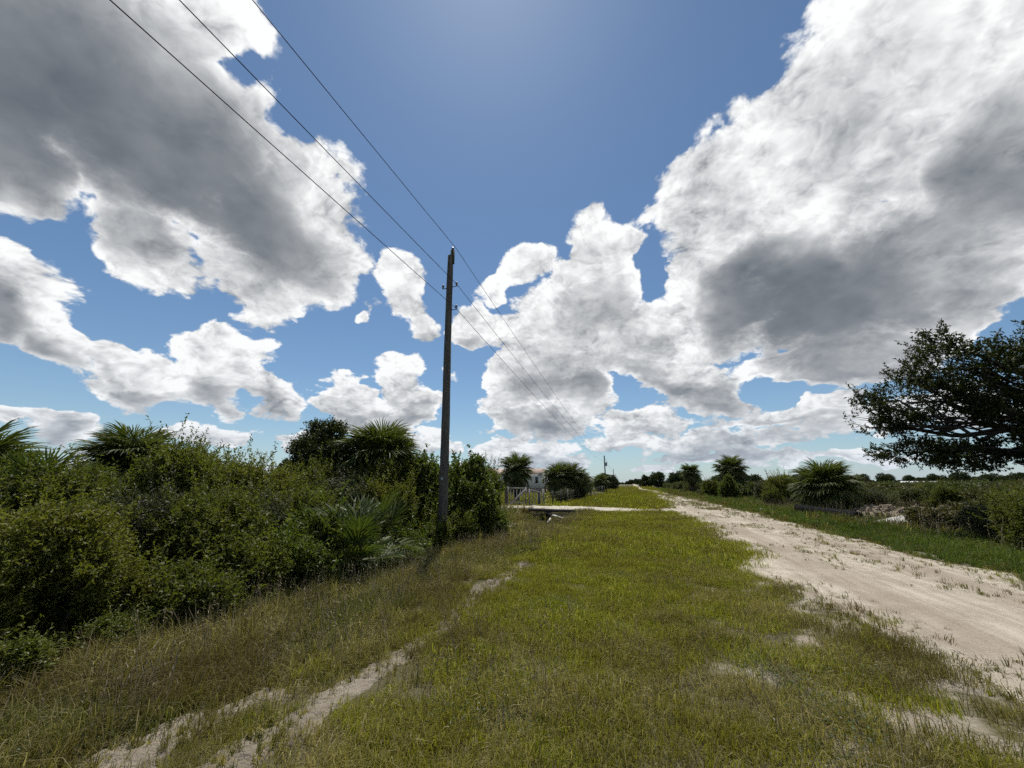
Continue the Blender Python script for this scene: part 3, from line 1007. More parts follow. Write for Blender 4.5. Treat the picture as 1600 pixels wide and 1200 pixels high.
palm(-12.0, 6.3, 3.15, "cabbage palm head rising above the left part of the thicket", 301, .86, 110, 6)
palm(-12.3, 4.05, 2.85, "cabbage palm cut off by the left edge of the photo", 302, .86, 96, 8)
palm(-8.3, 11.15, 3.85, "round-headed cabbage palm standing above the thicket left of the pole", 303, 1.2, 120, 4)
palm(-10.1, 4.15, 2.20, "saw palmetto fan spreading above the thicket at the far left", 311, .70, 26, 0, "saw_palmetto", "palmetto", green=PALMETTO, emin=10)
palmetto(-6.05, 7.35, 1.15, "saw palmetto with green fans and pale dead fronds hanging before the thicket", 312, 44, 22, 0)
palmetto(-6.15, 8.55, 1.15, "grey withered saw palmetto between the green one and the pole", 313, 10, 22, 10)


def small_tree(x, y, h, lobes, label, seed, leaf='oakleaf', n=4200, per=8, ll=.085, ww=.04, name="oak_tree", group=None, r0=.10):
    o = empty(name, (x, y, hz(x, y)))
    tag(o, label, "tree", group)
    link("crown", crown("crown", seed, lobes, n, per, ll, ww, M[leaf], .28, .2), o)
    link("trunk", woody(seed + 1, lobes, 5, r0, M['bark'], bare=14), o)
    return o


small_tree(-10.3, 10.6, 4.0, [(0, 0, 2.6, .95, .95, .85), (.3, .2, 3.45, .5, .5, .42), (-.6, .1, 2.9, .5, .5, .45), (.75, 0, 2.7, .6, .6, .5), (0, .2, 1.7, 1.1, 1.1, .9), (-.25, 0, 3.6, .32, .32, .26)],
           "small dark oak with a ragged top left of the round palm head", 331)


# ------------------------------------------------------------------ the live oak on the right
def live_oak(x, y):
    rg = np.random.default_rng(77)
    o = empty("live_oak", (x, y, hz(x, y)))
    tag(o, "large dark live oak reaching in from the right edge over the scrub", "tree")
    L = [(10.31, 15.96, 5.62, 1.35, 1.4, .95), (11.13, 15.4, 5.05, 1.3, 1.4, .95), (9.13, 16.66, 4.75, 1.05, 1.1, .72), (8.4, 17.1, 4.5, .72, .8, .62),
         (9.2, 16.65, 5.5, .55, .6, .42), (10.15, 16.05, 6.6, .55, .6, .42), (11.7, 15.2, 5.9, .8, .8, .6), (9.25, 16.67, 2.95, 1.25, 1.2, .42),
         (10.2, 16.0, 2.75, 1.1, 1.2, .42), (10.9, 15.6, 4.1, .8, 1.0, .5), (8.7, 17.0, 3.85, .6, .7, .30), (11.1, 15.5, 2.9, 1.0, 1.0, .45),
         (13.0, 14.5, 5.8, 2.0, 2.0, 1.4), (14.5, 12.5, 5.2, 2.0, 2.0, 1.3), (15.6, 15.0, 5.0, 2.0, 2.0, 1.3), (13.0, 16.8, 5.0, 1.8, 1.8, 1.1),
         (13.2, 13.2, 3.6, 1.5, 1.5, .7), (14.0, 14.0, 6.9, 1.5, 1.5, .9), (12.0, 15.1, 4.5, 1.1, 1.2, .6), (10.0, 16.1, 5.0, .9, 1.0, .55), (9.7, 16.3, 4.1, .7, .8, .35), (11.9, 15.0, 3.3, 1.0, 1.0, .5)]
    L = [(a - x - .25, b - y + .1, c - .22, d, e, f) for a, b, c, d, e, f in L]
    link("crown", crown("crown", 78, L, 10200, 9, .095, .046, M['oakleaf'], .26, .1, .15, 2.6, shoots=260, slen=(.2, .55), gaps=(.36, .60, .96)), o)
    mb = MB()
    mb.tube([(0, 0, -.2), (.02, 0, .5), (-.05, .05, 1.2), (-.2, .1, 1.9)], [.52, .40, .36, .34], 14, jit=.07, rg=rg)
    mb.build("trunk", M['bark'], o, True)
    for i, l in enumerate(L):
        c = np.array(l[:3])
        mb = MB()
        st = np.array([-.15, .08, rg.uniform(1.3, 1.9)])
        p = bend(st, c, rg, 9, .09, .04 if c[2] > 3.3 else .10)
        mb.tube(p, np.linspace(.15, .03, 9), 8, jit=.06, rg=rg)
        for k in range(9):
            u = unit(rg.normal(size=3))
            q = c + u * np.array(l[3:6]) * rg.uniform(.75, 1.05)
            mb.tube(bend(p[rg.integers(4, 9)], q, rg, 6, .15), np.linspace(.035, .008, 6), 5, caps=False)
        mb.build("limb", M['bark'], o, True)
    return o


live_oak(13.6, 14.2)

# ------------------------------------------------------------------ right of the road
RS = "shrubs right of the road"
shrub('myrtle_a', 9.35, 13.2, 1.85, "dark shrub under the live oak at the right edge of the photo", RS, .7, 1.15)
shrub('myrtle_c', 10.7, 12.2, 1.9, "shrub partly cut off by the right edge below the live oak", RS, 2.2, 1.1)
shrub('grey_a', 9.6, 15.3, 1.35, "greyish twiggy shrub behind the dark shrub under the live oak", RS, 2.0, 1.2)
shrub('myrtle_b', 10.55, 36.5, 2.75, "dark pointed shrub left of the wide palm beside the black pipe", RS, 1.0, .75)
shrub('myrtle_a', 9.2, 34.2, 1.7, "lower round shrub joined to the left of the pointed dark shrub", RS, 2.0, .9)
shrub('broad_a', 9.2, 49.1, 2.75, "tall dark bush at the foot of the taller roadside palm", RS, .3, .9)
shrub('myrtle_c', 7.75, 51.4, 2.5, "rounded bush between the two cabbage palms right of the road", RS, 4.1, .85)
shrub('grey_a', 11.6, 44.7, 2.2, "grey-green bush right of the taller roadside palm", RS, .4, 1.1)
shrub('myrtle_b', 12.7, 40.0, 1.9, "low dark bush between the taller palm and the pointed shrub", RS, 1.4, 1.0)
for k_, x_, y_, h_, w_, l_ in (
        ('myrtle_c', 12.6, 33.5, 1.9, 1.1, "round bush right behind the wide palm beside the black pipe"),
        ('grey_a', 13.6, 30.6, 1.5, 1.3, "grey dry bush between the wide palm and the rubble pile"),
        ('myrtle_a', 17.5, 31.0, 1.6, 1.3, "bush standing behind the pale dirt heap"),
        ('broad_a', 15.6, 23.5, 1.55, 1.2, "green bush right of the rubble pile, left of the oak's shade"),
        ('myrtle_b', 13.2, 20.0, 1.55, 1.3, "bushy shrub beneath the tips of the oak's left limbs"),
        ('grey_a', 12.0, 17.2, 1.45, 1.3, "grey twiggy bush between the rubble and the dark oak shrubs"),
        ('myrtle_c', 11.8, 14.8, 1.75, 1.1, "dark bush below the lowest oak limb near the frame edge"),
        ('myrtle_b', 20.5, 38.0, 1.7, 1.4, "wide bush in the scrub far behind the rubble"),
        ('myrtle_a', 26.0, 47.0, 1.9, 1.5, "wide bush deep in the scrub left of the white roof")):
    shrub(k_, x_, y_, h_, l_, RS, x_ * 1.7, w_)
palm(7.2, 63.5, 4.5, "slim cabbage palm right of the road with a shaggy trunk", 321, 1.3, 80, 30)
palm(10.9, 55.0, 4.95, "taller round-headed cabbage palm right of the road above a dark bush", 322, 1.7, 100, 8)
palm(10.2, 27.6, 2.95, "wide young cabbage palm with brown skirt behind the black pipe", 323, 1.5, 130, 30, emin=-45)


def far_crown(seed, h, w, n, leaf):
    rg = np.random.default_rng(seed)
    lb = heap(rg, w, w, h, 12)
    return crown("crown", seed, lb, n, 6, leaf, leaf * .62, M['farleaf'], leaf * 1.6, .2), woody(seed + 1, lb, 2, .16, M['bark'], bare=0)


FAR = [far_crown(401, 6, 4.6, 1500, .34), far_crown(402, 5.5, 4.2, 1400, .34), far_crown(403, 6.5, 4.0, 1500, .34)]


def far_tree(i, x, y, h, label, wide=1.0, group=None, rz=0.0, name="oak_tree"):
    o = empty(name, (x, y, hz(x, y) - .05), (0, 0, rz))
    s = h / (6, 5.5, 6.5)[i]
    o.scale = (s * wide, s * wide, s)
    tag(o, label, "tree", group)
    link("crown", FAR[i][0], o)
    link("trunk", FAR[i][1], o)
    return o


FT = "trees where the road meets the horizon"
far_tree(0, -7.6, 106, 4.1, "round dark tree left of the road end, nearest the grass verge", 1.0, FT)
far_tree(1, -10.6, 122, 4.6, "taller dark tree left of the road end, behind the low round one", 1.0, FT, 1.0)
far_tree(2, -13.6, 96, 3.4, "tree left of the road behind the second utility pole", 1.1, FT, 2.0)
far_tree(1, 2.0, 172, 5.0, "tree right of the road end, closest to the vanishing road", .8, FT, .4)
far_tree(0, 6.5, 168, 6.2, "broad dark tree right of the road end, tallest of its clump", .9, FT, 1.4)
far_tree(2, 12.2, 160, 5.8, "dark tree in the far clump, second right of the broad tallest one", .85, FT, 2.4)
far_tree(0, 17.5, 150, 4.4, "low wide tree between the far clump and the slim palm", 1.1, FT, 3.4)
far_tree(1, 22.0, 128, 4.0, "low dark tree behind the two cabbage palms right of the road", 1.3, FT, 4.0)
far_tree(2, 27.0, 112, 3.9, "low dark tree behind the grey-green bush right of the palms", 1.3, FT, 5.0)
far_tree(1, 33.0, 105, 3.5, "low tree behind the pointed shrub right of the road", 1.4, FT, .9)
far_tree(0, 68.5, 158, 4.7, "round tree left of the distant white roof", .9, FT, 1.9)
far_tree(2, 73.5, 155, 4.9, "taller round tree just behind the left end of the white roof", .9, FT, 2.9)
far_tree(1, 89.0, 160, 4.6, "round tree right of the distant white roof", 1.0, FT, 3.9)
far_tree(2, -32.5, 30.6, 4.4, "dark tree top peeping over the thicket left of the small oak", .75, None, .3)
palm(-11.3, 36.4, 4.5, "cabbage palm with shaggy trunk behind the wooden gate", 341, 1.55, 80, 26)
palm(-8.6, 66.0, 3.2, "small cabbage palm at the far end of the wire fence", 342, 1.3, 40, 14)
palm(-6.9, 74.0, 3.5, "cabbage palm farthest along the fence, left of the second pole", 343, 1.5, 44, 16)
for i, (px, py, tp, lab) in enumerate([(-9.3, 46.5, 4.1, "left palm of the dense palm clump beside the house"),
                                       (-8.0, 47.5, 4.3, "tallest middle palm of the dense palm clump beside the house"),
                                       (-7.3, 48.6, 3.6, "right palm of the dense palm clump beside the house")]):
    palm(px, py, tp, lab, 350 + i, 1.65, 76, 16, group="palm clump by the house", emin=-50)
shrub('myrtle_a', -8.2, 58.5, 2.5, "bush by the fence between the palm clump and the far palms", None, .4, .9)
shrub('grey_a', -7.6, 39.5, 1.3, "low straggly bush growing through the wire fence", None, 1.4, 1.2)
shrub('grey_a', -7.9, 43.5, 1.5, "straggly bush against the fence below the palm clump", None, 2.4, 1.2)


# ------------------------------------------------------------------ utility poles and wires
def pole(x, y, h, label, seed, r0, r1, transformer=False, lean=0.0, detail=True):
    rg = np.random.default_rng(seed)
    z0 = hz(x, y)
    o = empty("utility_pole", (x, y, z0), (0, lean, 0))
    tag(o, label, "utility pole", "utility poles along the road")
    zz = np.linspace(-.3, h, 26)
    mb = MB()
    mb.tube(np.stack([np.sin(zz * .6) * .012, np.zeros(26), zz], -1), np.linspace(r0, r1, 26), 20, jit=.035, rg=rg)
    mb.build("shaft", M['wood'], o, True)
    mb = MB()
    mb.box((r1 * .15, -.05, h - .32), (r1 * 1.25, .05, h + .20)).build("top_bracket", M['darkwood'], o)
    mb = MB()
    prof = [(.0, .028), (.03, .05), (.05, .035), (.07, .055), (.10, .04), (.13, .03)]
    for px, pz in ((r1 * .7, h + .20),):
        mb.tube([(px, 0, pz + a) for a, b in prof], [b for a, b in prof], 10)
    mb.build("insulator", M['porcelain'], o, True)
    if detail:
        for sx, pz in ((1, h - 1.22), (-1, h - 1.24), (1, h - 2.08)):
            rr = r1 + (r0 - r1) * (h - pz) / h
            b = MB().tube([(sx * rr * .6, 0, pz), (sx * (rr + .16), 0, pz), (sx * (rr + .18), 0, pz + .05)], .016, 6).build("bracket", M['metal'], o)
            MB().tube([(sx * (rr + .15) + a * 0, 0, pz + .03 + a) for a, c in prof], [c * .8 for a, c in prof], 10).build("insulator", M['porcelain'], b, True)
        MB().tube([(r0 * .9, -.05, .3), (r1 * 1.05 + .02, -.03, h - 2.2)], .006, 4).build("ground_wire", M['metal'], o)
        MB().box((-.055, -r0 * .93 - .004, 2.05), (.055, -r0 * .93 + .004, 2.17)).build("tag_plate", M['metal'], o)
    if transformer:
        c = MB().tube([(.42, 0, h - 2.7), (.42, 0, h - 2.65), (.42, 0, h - 1.75), (.42, 0, h - 1.68)], [.22, .26, .26, .2], 14).build("transformer", M['transformer'], o)
        MB().tube([(.42, 0, h - 1.7), (.42, 0, h - 1.45)], [.05, .03], 8).build("bushing", M['porcelain'], c)
        MB().bar((r1 * .5, 0, h - 1.0), (.75, 0, h - .85), .06, .06).build("arm", M['metal'], o)
    return o, z0


PX, PY = -5.62, 10.75
pole(PX, PY, 9.75, "weathered wooden utility pole in the foreground at the thicket edge", 501, .150, .100, lean=-.012)
pole(-9.05, 112, 9.0, "second utility pole far along the road with a transformer can", 502, .19, .14, True, detail=False)
pole(-13.2, 216.5, 8.8, "third utility pole, thin and faint beyond the transformer pole", 503, .20, .15, detail=False)


def span(a, b, sag, n):
    t = np.linspace(0, 1, n)
    a, b = np.array(a), np.array(b)
    p = a + (b - a) * t[:, None]
    p[:, 2] -= 4 * sag * t * (1 - t)
    return p


zb = hz(PX, PY)
for (dx, dz, lab) in ((.07, 10.03, "topmost overhead wire, fixed on the pole top bracket"),
                      (.16, 8.60, "middle overhead wire, fixed below the pole top"),
                      (.17, 7.70, "lowest overhead wire of the three on the pole")):
    A = (PX - .1, -48.0, zb + dz - .1)
    B = (PX + dx, PY, zb + dz)
    C = (-9.05 + dx, 112, min(dz, 9.2) - .1)
    D = (-13.2 + dx, 216.5, min(dz, 9.2) - .4)
    pts = np.concatenate([span(A, B, .35, 40), span(B, C, 1.1, 60)[1:], span(C, D, 1.1, 30)[1:]])
    w = MB().tube(pts, .0085, 5).build("power_line", M['wire'])
    tag(w, lab, "wire", "overhead wires along the road")


# ------------------------------------------------------------------ house behind the gate
def house():
    o = empty("house", (-15.6, 64.0, hz(-15.6, 64.0) + .35))
    tag(o, "cream mobile home with faded brown roof behind the gate palm", "house")
    Lx, W, e, r = -13.5, 4.4, 2.95, 3.75
    w = MB()
    w.box((Lx, .0, .55), (0, W, e))
    w.add([(0, 0, e), (0, W, e), (0, W / 2, r - .06)], None, [[0, 1, 2]])
    w.add([(Lx, 0, e), (Lx, W / 2, r - .06), (Lx, W, e)], None, [[0, 1, 2]])
    wall = w.build("wall", M['cream'], o)
    for k in range(18):                                       # vertical siding battens
        MB().box((-.35 - k * .74, -.025, .56), (-.31 - k * .74, -.002, e - .04)).build("batten", M['whitepaint'], wall)
    MB().box((Lx, .06, -.5), (-.04, W - .06, .55)).build("skirting", M['roofing'], o)
    rf = MB()
    t = .09
    for s in (0, 1):
        y0, y1 = (-.28, W / 2) if s == 0 else (W + .28, W / 2)
        V = [(Lx - .3, y0, e - .10), (.35, y0, e - .10), (.35, y1, r), (Lx - .3, y1, r)]
        V += [(a, b, c + t) for a, b, c in V]
        rf.add(V, [[0, 1, 2, 3], [7, 6, 5, 4], [0, 4, 5, 1], [1, 5, 6, 2], [2, 6, 7, 3], [3, 7, 4, 0]])
    roof = rf.build("roof", M['roofing'], o)
    MB().bar((.37, -.30, e - .10), (.37, W / 2, r + .0), .05, .16).bar((.37, W + .30, e - .10), (.37, W / 2, r + .0), .05, .16).build("fascia", M['whitepaint'], roof)
    for wx in (-1.0, -4.6, -8.2):
        f = MB().box((wx - .05, -.05, 1.35), (wx + .55, .0, 2.45)).build("window", M['whitepaint'], o)
        MB().box((wx + .03, -.065, 1.42), (wx + .47, -.052, 2.38)).build("pane", M['pane'], f)
    f = MB().box((0, 1.0, 1.35), (.05, 1.9, 2.45)).build("window", M['whitepaint'], o)
    MB().box((.052, 1.08, 1.42), (.065, 1.82, 2.38)).build("pane", M['pane'], f)
    d = MB().box((.0, 2.6, .6), (.05, 3.5, 2.55)).build("door", M['whitepaint'], o)
    MB().box((.052, 2.75, 1.6), (.066, 3.35, 2.4)).build("pane", M['pane'], d)
    p = MB().box((.06, 2.2, .42), (1.5, 3.9, .55)).build("porch", M['greywood'], o)
    for a in ((1.42, 2.25), (1.42, 3.85)):
        MB().box((a[0] - .05, a[1] - .05, -.5), (a[0] + .05, a[1] + .05, 1.5)).build("post", M['greywood'], p)
    MB().bar((1.42, 2.25, 1.45), (1.42, 3.85, 1.45), .07, .07).build("rail", M['greywood'], p)
    return o


house()


# ------------------------------------------------------------------ gates, fence, culvert
def gate_leaf(a, b, h, label, slats, brace=True, seed=0):
    rg = np.random.default_rng(seed)
    a, b = Vector((*a, hz(*a))), Vector((*b, hz(*b)))
    o = empty("gate", a)
    tag(o, label, "gate", "gates of the driveway")
    d = b - a
    z = Vector((0, 0, 1))
    for t in (0, 1):
        MB().tube([d * t - z * .05, d * t + z * h * 1.03], .055, 8).build("stile", M['greywood'], o)
    MB().bar(z * h * .97, d + z * h * .97, .07, .10).build("rail", M['greywood'], o)
    MB().bar(z * .22, d + z * .22, .05, .07).build("rail", M['greywood'], o)
    if brace:
        MB().bar(z * .02 + d * .02 + Vector((.06, -.06, 0)), d * .97 + z * h * .93 + Vector((.06, -.06, 0)), .07, .11).build("brace", M['greywood'], o)
    for k in range(slats):
        t = (k + 1) / (slats + 1)
        l = rg.normal() * .03
        MB().bar(d * (t + l) + z * .03, d * (t - l) + z * h * .95, .035, .06).build("slat", M['greywood'], o)
    return o


gate_leaf((-9.35, 27.95), (-8.25, 28.95), 1.32, "grey wooden gate leaf with a diagonal brace, standing open", 5, True, 1)
gate_leaf((-8.15, 29.6), (-7.62, 30.9), 1.30, "second gate leaf without brace, behind the braced one", 3, False, 2)

fo = empty("wire_fence", (-7.45, 31.3, hz(-7.45, 31.3)))
tag(fo, "wire fence on thin posts running from the gate along the verge", "fence")
rg = np.random.default_rng(9)
fpts = []
for k in range(15):
    fx, fy = .035 * k * 3, k * 3.1
    gz = hz(-7.45 + fx, 31.3 + fy) - fo.location.z
    hh = 1.35 if k else 1.62
    rr = .085 if k < 2 else .05
    tl = rg.normal() * .03
    MB().tube([(fx, fy, gz - .1), (fx + tl, fy, gz + hh * rg.uniform(.92, 1.05))], rr, 8).build("post", M['darkwood'] if k % 3 else M['greywood'], fo)
    fpts.append((fx, fy, gz))
for hgt_w in (.35, .65, .95, 1.2):
    MB().tube([(a, b, c + hgt_w) for a, b, c in fpts], .006, 4).build("wire", M['metal'], fo)
for (fx, fy, hh) in ((-7.72, 30.95, 1.5), (-9.45, 27.8, 1.35)):
    p = MB().tube([(0, 0, -.1), (0, 0, hh * .6), (.02, 0, hh)], [.10, .095, .09], 10, jit=.08, rg=rg).build("gate_post", M['darkwood'], None, True, loc=(fx, fy, hz(fx, fy)))
    tag(p, "thick dark gate post at the right end of the gates" if fx > -8 else "dark gate post at the left end of the braced gate", "gate post")

cu = empty("culvert", (-5.2, 24.25, 0))
tag(cu, "dark culvert mouth with old timbers under the driveway", "culvert")
for k, (x0, x1, z, tl) in enumerate(((-1.5, 1.35, .02, .03), (-1.25, 1.30, -.20, -.03), (-.4, 1.15, -.43, .06))):
    MB().bar((x0, -.10 - .10 * k, z + tl), (x1, -.04 - .10 * k, z - tl * .3), .17, .17).build("timber", M['darkwood'], cu)
an = np.linspace(0, 2 * np.pi, 17)[:-1]
for k in range(1):
    t = MB()
    ringo = [(-.45 + math.cos(a) * .36, math.sin(a) * .36 - .42) for a in an]
    ringi = [(-.45 + math.cos(a) * .32, math.sin(a) * .32 - .42) for a in an]
    V = [(x, -.55, z) for x, z in ringo] + [(x, 2.2, z) for x, z in ringo] + [(x, -.55, z) for x, z in ringi] + [(x, 2.2, z) for x, z in ringi]
    Qd = []
    for j in range(16):
        j2 = (j + 1) % 16
        Qd += [[j, j2, 16 + j2, 16 + j], [32 + j, 48 + j, 48 + j2, 32 + j2], [j, 32 + j, 32 + j2, j2]]
    t.add(V, Qd).build("pipe", M['plastic'], cu, True)
for (a, b, w, lab) in (((-5.05, 23.55, -.18), (-4.0, 22.35, -.30), .16, "long white board lying across the culvert mouth"),
                       ((-5.05, 22.9, -.30), (-5.25, 22.5, -.62), .10, "short white stick leaning below the long white board")):
    c = (Vector(a) + Vector(b)) / 2
    bo = MB().bar(Vector(a) - c, Vector(b) - c, w, .04).build("board", M['whitepaint'], loc=c)
    tag(bo, lab, "board")


# ------------------------------------------------------------------ pipe, rubble, litter
def lump(seed, n=2):
    rg = np.random.default_rng(seed)
    import bmesh
    bm = bmesh.new()
    bmesh.ops.create_icosphere(bm, subdivisions=n, radius=1)
    for v in bm.verts:
        v.co *= rg.uniform(.78, 1.15)
        v.co.x *= 1.15
        v.co.z *= .7
    me = bpy.data.meshes.new("stone")
    bm.to_mesh(me)
    bm.free()
    return me


STONE = [lump(600 + i, 1) for i in range(5)]
for s in STONE:
    s.materials.append(M['rubble'])
a, b = Vector((8.35, 26.6, hz(8.35, 26.6) + .45)), Vector((9.25, 22.2, hz(9.25, 22.2) + .36))
d = b - a
n = 90
pts = [tuple(d * (i / n)) for i in range(n + 1)]
pi = MB().tube(pts, [.235 if i % 2 else .205 for i in range(n + 1)], 18).build("corrugated_pipe", M['plastic'], loc=a)
tag(pi, "black corrugated culvert pipe lying in the grass right of the road", "pipe")


def mound(name, x, y, rx, ry, h, mat, label, cat, stones=0, seed=0, ssize=(.08, .25), rz=0.0):
    rg = np.random.default_rng(seed)
    o = empty(name, (x, y, hz(x, y) - .08), (0, 0, rz))
    tag(o, label, cat)
    g = np.linspace(-1.15, 1.15, 44)
    X, Y = np.meshgrid(g, g)
    r = np.hypot(X, Y)
    hgtf = lambda X, Y: h * np.clip(1 - np.hypot(X, Y) ** 1.6, -.1, 1) * (.45 + 1.0 * fbm(X * 2.2 + 9, Y * 2.2, seed, 4)) + (fbm(X * 9, Y * 9, seed + 3, 3) - .5) * .12 * min(1, h * 2)
    V = np.stack([X * rx, Y * ry, hgtf(X, Y)], -1).reshape(-1, 3)
    i, j = np.meshgrid(np.arange(43), np.arange(43))
    k = (j * 44 + i).ravel()
    link("heap", new_mesh("heap", V, np.stack([k, k + 1, k + 45, k + 44], -1), None, mat, smooth=True), o)
    for q in range(stones):
        a, rr = rg.uniform(0, 6.28), rg.random() ** .6 * .95
        sx, sy = math.cos(a) * rr, math.sin(a) * rr
        s = rg.uniform(*ssize)
        link("stone", STONE[q % 5], o, (sx * rx, sy * ry, float(hgtf(np.array(sx), np.array(sy))) + s * .25), tuple(rg.uniform(0, 3, 3)), s)
    return o


mound("rubble_pile", 11.9, 25.6, 2.3, 2.3, .62, M['rubble'], "low pile of pale rubble and dead brush right of the pipe", "rubble", 90, 5, (.07, .22))
mound("dirt_heap", 15.0, 27.8, 2.6, 1.3, .66, M['rubble'], "longer pale dirt heap behind the rubble pile", "dirt heap", 40, 6, (.06, .18))
mound("sand_heap", -6.75, 29.9, .95, .8, .42, M['drive'], "white sand heap beside the gate post", "sand heap", 4, 7, (.05, .1))
mound("dirt_heap", -6.6, 60.5, 2.4, 2.2, .75, M['ground'], "grassy dirt mound on the verge before the far palms", "dirt heap", 0, 8)
mound("rubble_pile", -6.9, 18.3, 1.2, 2.0, .50, M['rubble'], "grey dry rubble bank left of the ditch below the gate", "rubble", 60, 9, (.05, .13))
sl = MB().box((-.95, -.42, -.09), (.95, .42, .09))
slab = sl.build("concrete_slab", M['concrete'], loc=(10.05, 20.9, hz(10.05, 20.9) + .26), rot=(.08, -.10, .62))
bv = slab.modifiers.new("bevel", 'BEVEL')
bv.width = .03
tag(slab, "pale broken concrete slab in the grass before the rubble pile", "slab")
for (x, y, s, lab) in ((6.75, 27.3, .20, "white stone on the grass edge right of the road"), (6.95, 26.9, .12, "smaller white stone beside the roadside one"),
                       (-5.2, 47.5, .22, "pale stone on the verge beyond the driveway")):
    o = link("stone", STONE[2].copy(), None, (x, y, hz(x, y) + s * .4), (.3, .2, 1.0), s)
    o.data.materials.clear()
    o.data.materials.append(M['concrete'])
    tag(o, lab, "stone")


def barn():
    x, y = 77.0, 146.0
    o = empty("building", (x, y, hz(x, y)), (0, 0, R(-28)))
    tag(o, "distant low building with a white metal roof among the trees", "building")
    MB().box((-3.4, 0, 0), (3.4, 5, 1.55)).build("wall", M['cream'], o)
    rf = MB()
    for s in (0, 1):
        y0, y1 = (-.5, 2.5) if s == 0 else (5.5, 2.5)
        V = [(-3.9, y0, 1.5), (3.9, y0, 1.5), (3.9, y1, 2.15), (-3.9, y1, 2.15)]
        V += [(p, q, r + .08) for p, q, r in V]
        rf.add(V, [[0, 1, 2, 3], [7, 6, 5, 4], [0, 4, 5, 1], [1, 5, 6, 2], [2, 6, 7, 3], [3, 7, 4, 0]])
    rf.build("roof", M['whiteroof'], o)
    for wx in (-2.2, .6):
        MB().box((wx, -.04, .5), (wx + .9, -.005, 1.2)).build("window", M['pane'], o)
    MB().box((2.0, -.05, 0), (2.9, -.005, 1.45)).build("door", M['greywood'], o)


barn()


# ------------------------------------------------------------------ grasses, scrub and far woods (uncountable)
def scatter(name, protos, P, rot, scl, idx, label, cat):
    """one object: points that carry copies of a few small plants"""
    c = bpy.data.collections.new(name + "_kinds")
    for i, me in enumerate(protos):
        c.objects.link(bpy.data.objects.new("%s_kind_%02d" % (name, i), me))
    me = bpy.data.meshes.new(name)
    me.vertices.add(len(P))
    me.vertices.foreach_set("co", np.asarray(P, np.float32).ravel())
    for nm, ty, key, arr in (("rot", 'FLOAT_VECTOR', "vector", rot), ("scl", 'FLOAT', "value", scl), ("idx", 'INT', "value", idx)):
        at = me.attributes.new(nm, ty, 'POINT')
        at.data.foreach_set(key, np.asarray(arr, np.int32 if ty == 'INT' else np.float32).ravel())
    me.update()
    o = link(name, me)
    g = bpy.data.node_groups.new(name + "_scatter", 'GeometryNodeTree')
    g.interface.new_socket('Geometry', in_out='INPUT', socket_type='NodeSocketGeometry')
    g.interface.new_socket('Geometry', in_out='OUTPUT', socket_type='NodeSocketGeometry')
    N = g.nodes
    gi, go = N.new('NodeGroupInput'), N.new('NodeGroupOutput')
    ci = N.new('GeometryNodeCollectionInfo')
    ci.inputs['Collection'].default_value = c
    ci.inputs['Separate Children'].default_value = True
    ci.inputs['Reset Children'].default_value = True
    ip = N.new('GeometryNodeInstanceOnPoints')
    ip.inputs['Pick Instance'].default_value = True

    def attr(nm, ty):
        a = N.new('GeometryNodeInputNamedAttribute')
        a.data_type = ty
        a.inputs['Name'].default_value = nm
        return [s for s in a.outputs if s.enabled and s.name == 'Attribute'][0]
    er = N.new('FunctionNodeEulerToRotation')
    L = g.links
    L.new(attr("rot", 'FLOAT_VECTOR'), er.inputs[0])
    L.new(er.outputs[0], ip.inputs['Rotation'])
    L.new(attr("scl", 'FLOAT'), ip.inputs['Scale'])
    L.new(attr("idx", 'INT'), ip.inputs['Instance Index'])
    L.new(gi.outputs[0], ip.inputs['Points'])
    L.new(ci.outputs[0], ip.inputs['Instance'])
    L.new(ip.outputs[0], go.inputs[0])
    md = o.modifiers.new("scatter", 'NODES')
    md.node_group = g
    tag(o, label, cat, kind="stuff")
    return o


def blades(name, seed, n, size, h, w, lean, mat, clump=0, dry=.08, curve=1.0, round_patch=True):
    rg = np.random.default_rng(seed)
    if clump:
        c = rg.normal(size=(clump, 2)) * size * .42
        B = c[rg.integers(0, clump, n)] + rg.normal(size=(n, 2)) * size * .055
    else:
        B = rg.uniform(-.5, .5, (n, 2)) * size
    az = rg.uniform(0, 2 * np.pi, n)
    H = rg.uniform(h[0], h[1], n) * (.7 + .6 * rg.random(n))
    l = np.abs(rg.normal(size=n)) * lean
    D = np.stack([np.cos(az), np.sin(az)], -1)
    face = az + np.pi / 2 + rg.normal(size=n) * .7
    S = np.stack([np.cos(face), np.sin(face), np.zeros(n)], -1)
    W = (w * rg.uniform(.6, 1.3, n))[:, None]
    b = np.concatenate([B, np.full((n, 1), -.02)], 1)
    mid = np.concatenate([B + D * (H * l * .30)[:, None], (H * .58)[:, None]], 1)
    tip = np.concatenate([B + D * (H * l * curve)[:, None], (H * (1 - .35 * np.minimum(l, 1.6)))[:, None]], 1)
    V = np.stack([b - S * W * .5, b + S * W * .5, mid + S * W * .42, mid - S * W * .42, tip], 1).reshape(-1, 3)
    i = np.arange(n)[:, None] * 5
    Q = i + np.array([0, 1, 2, 3])
    T = i + np.array([3, 2, 4])
    v = rg.random(n) * .86
    v[rg.random(n) < dry] = .98
    return new_mesh(name, V, Q, T, M[mat], np.concatenate([v, v]))


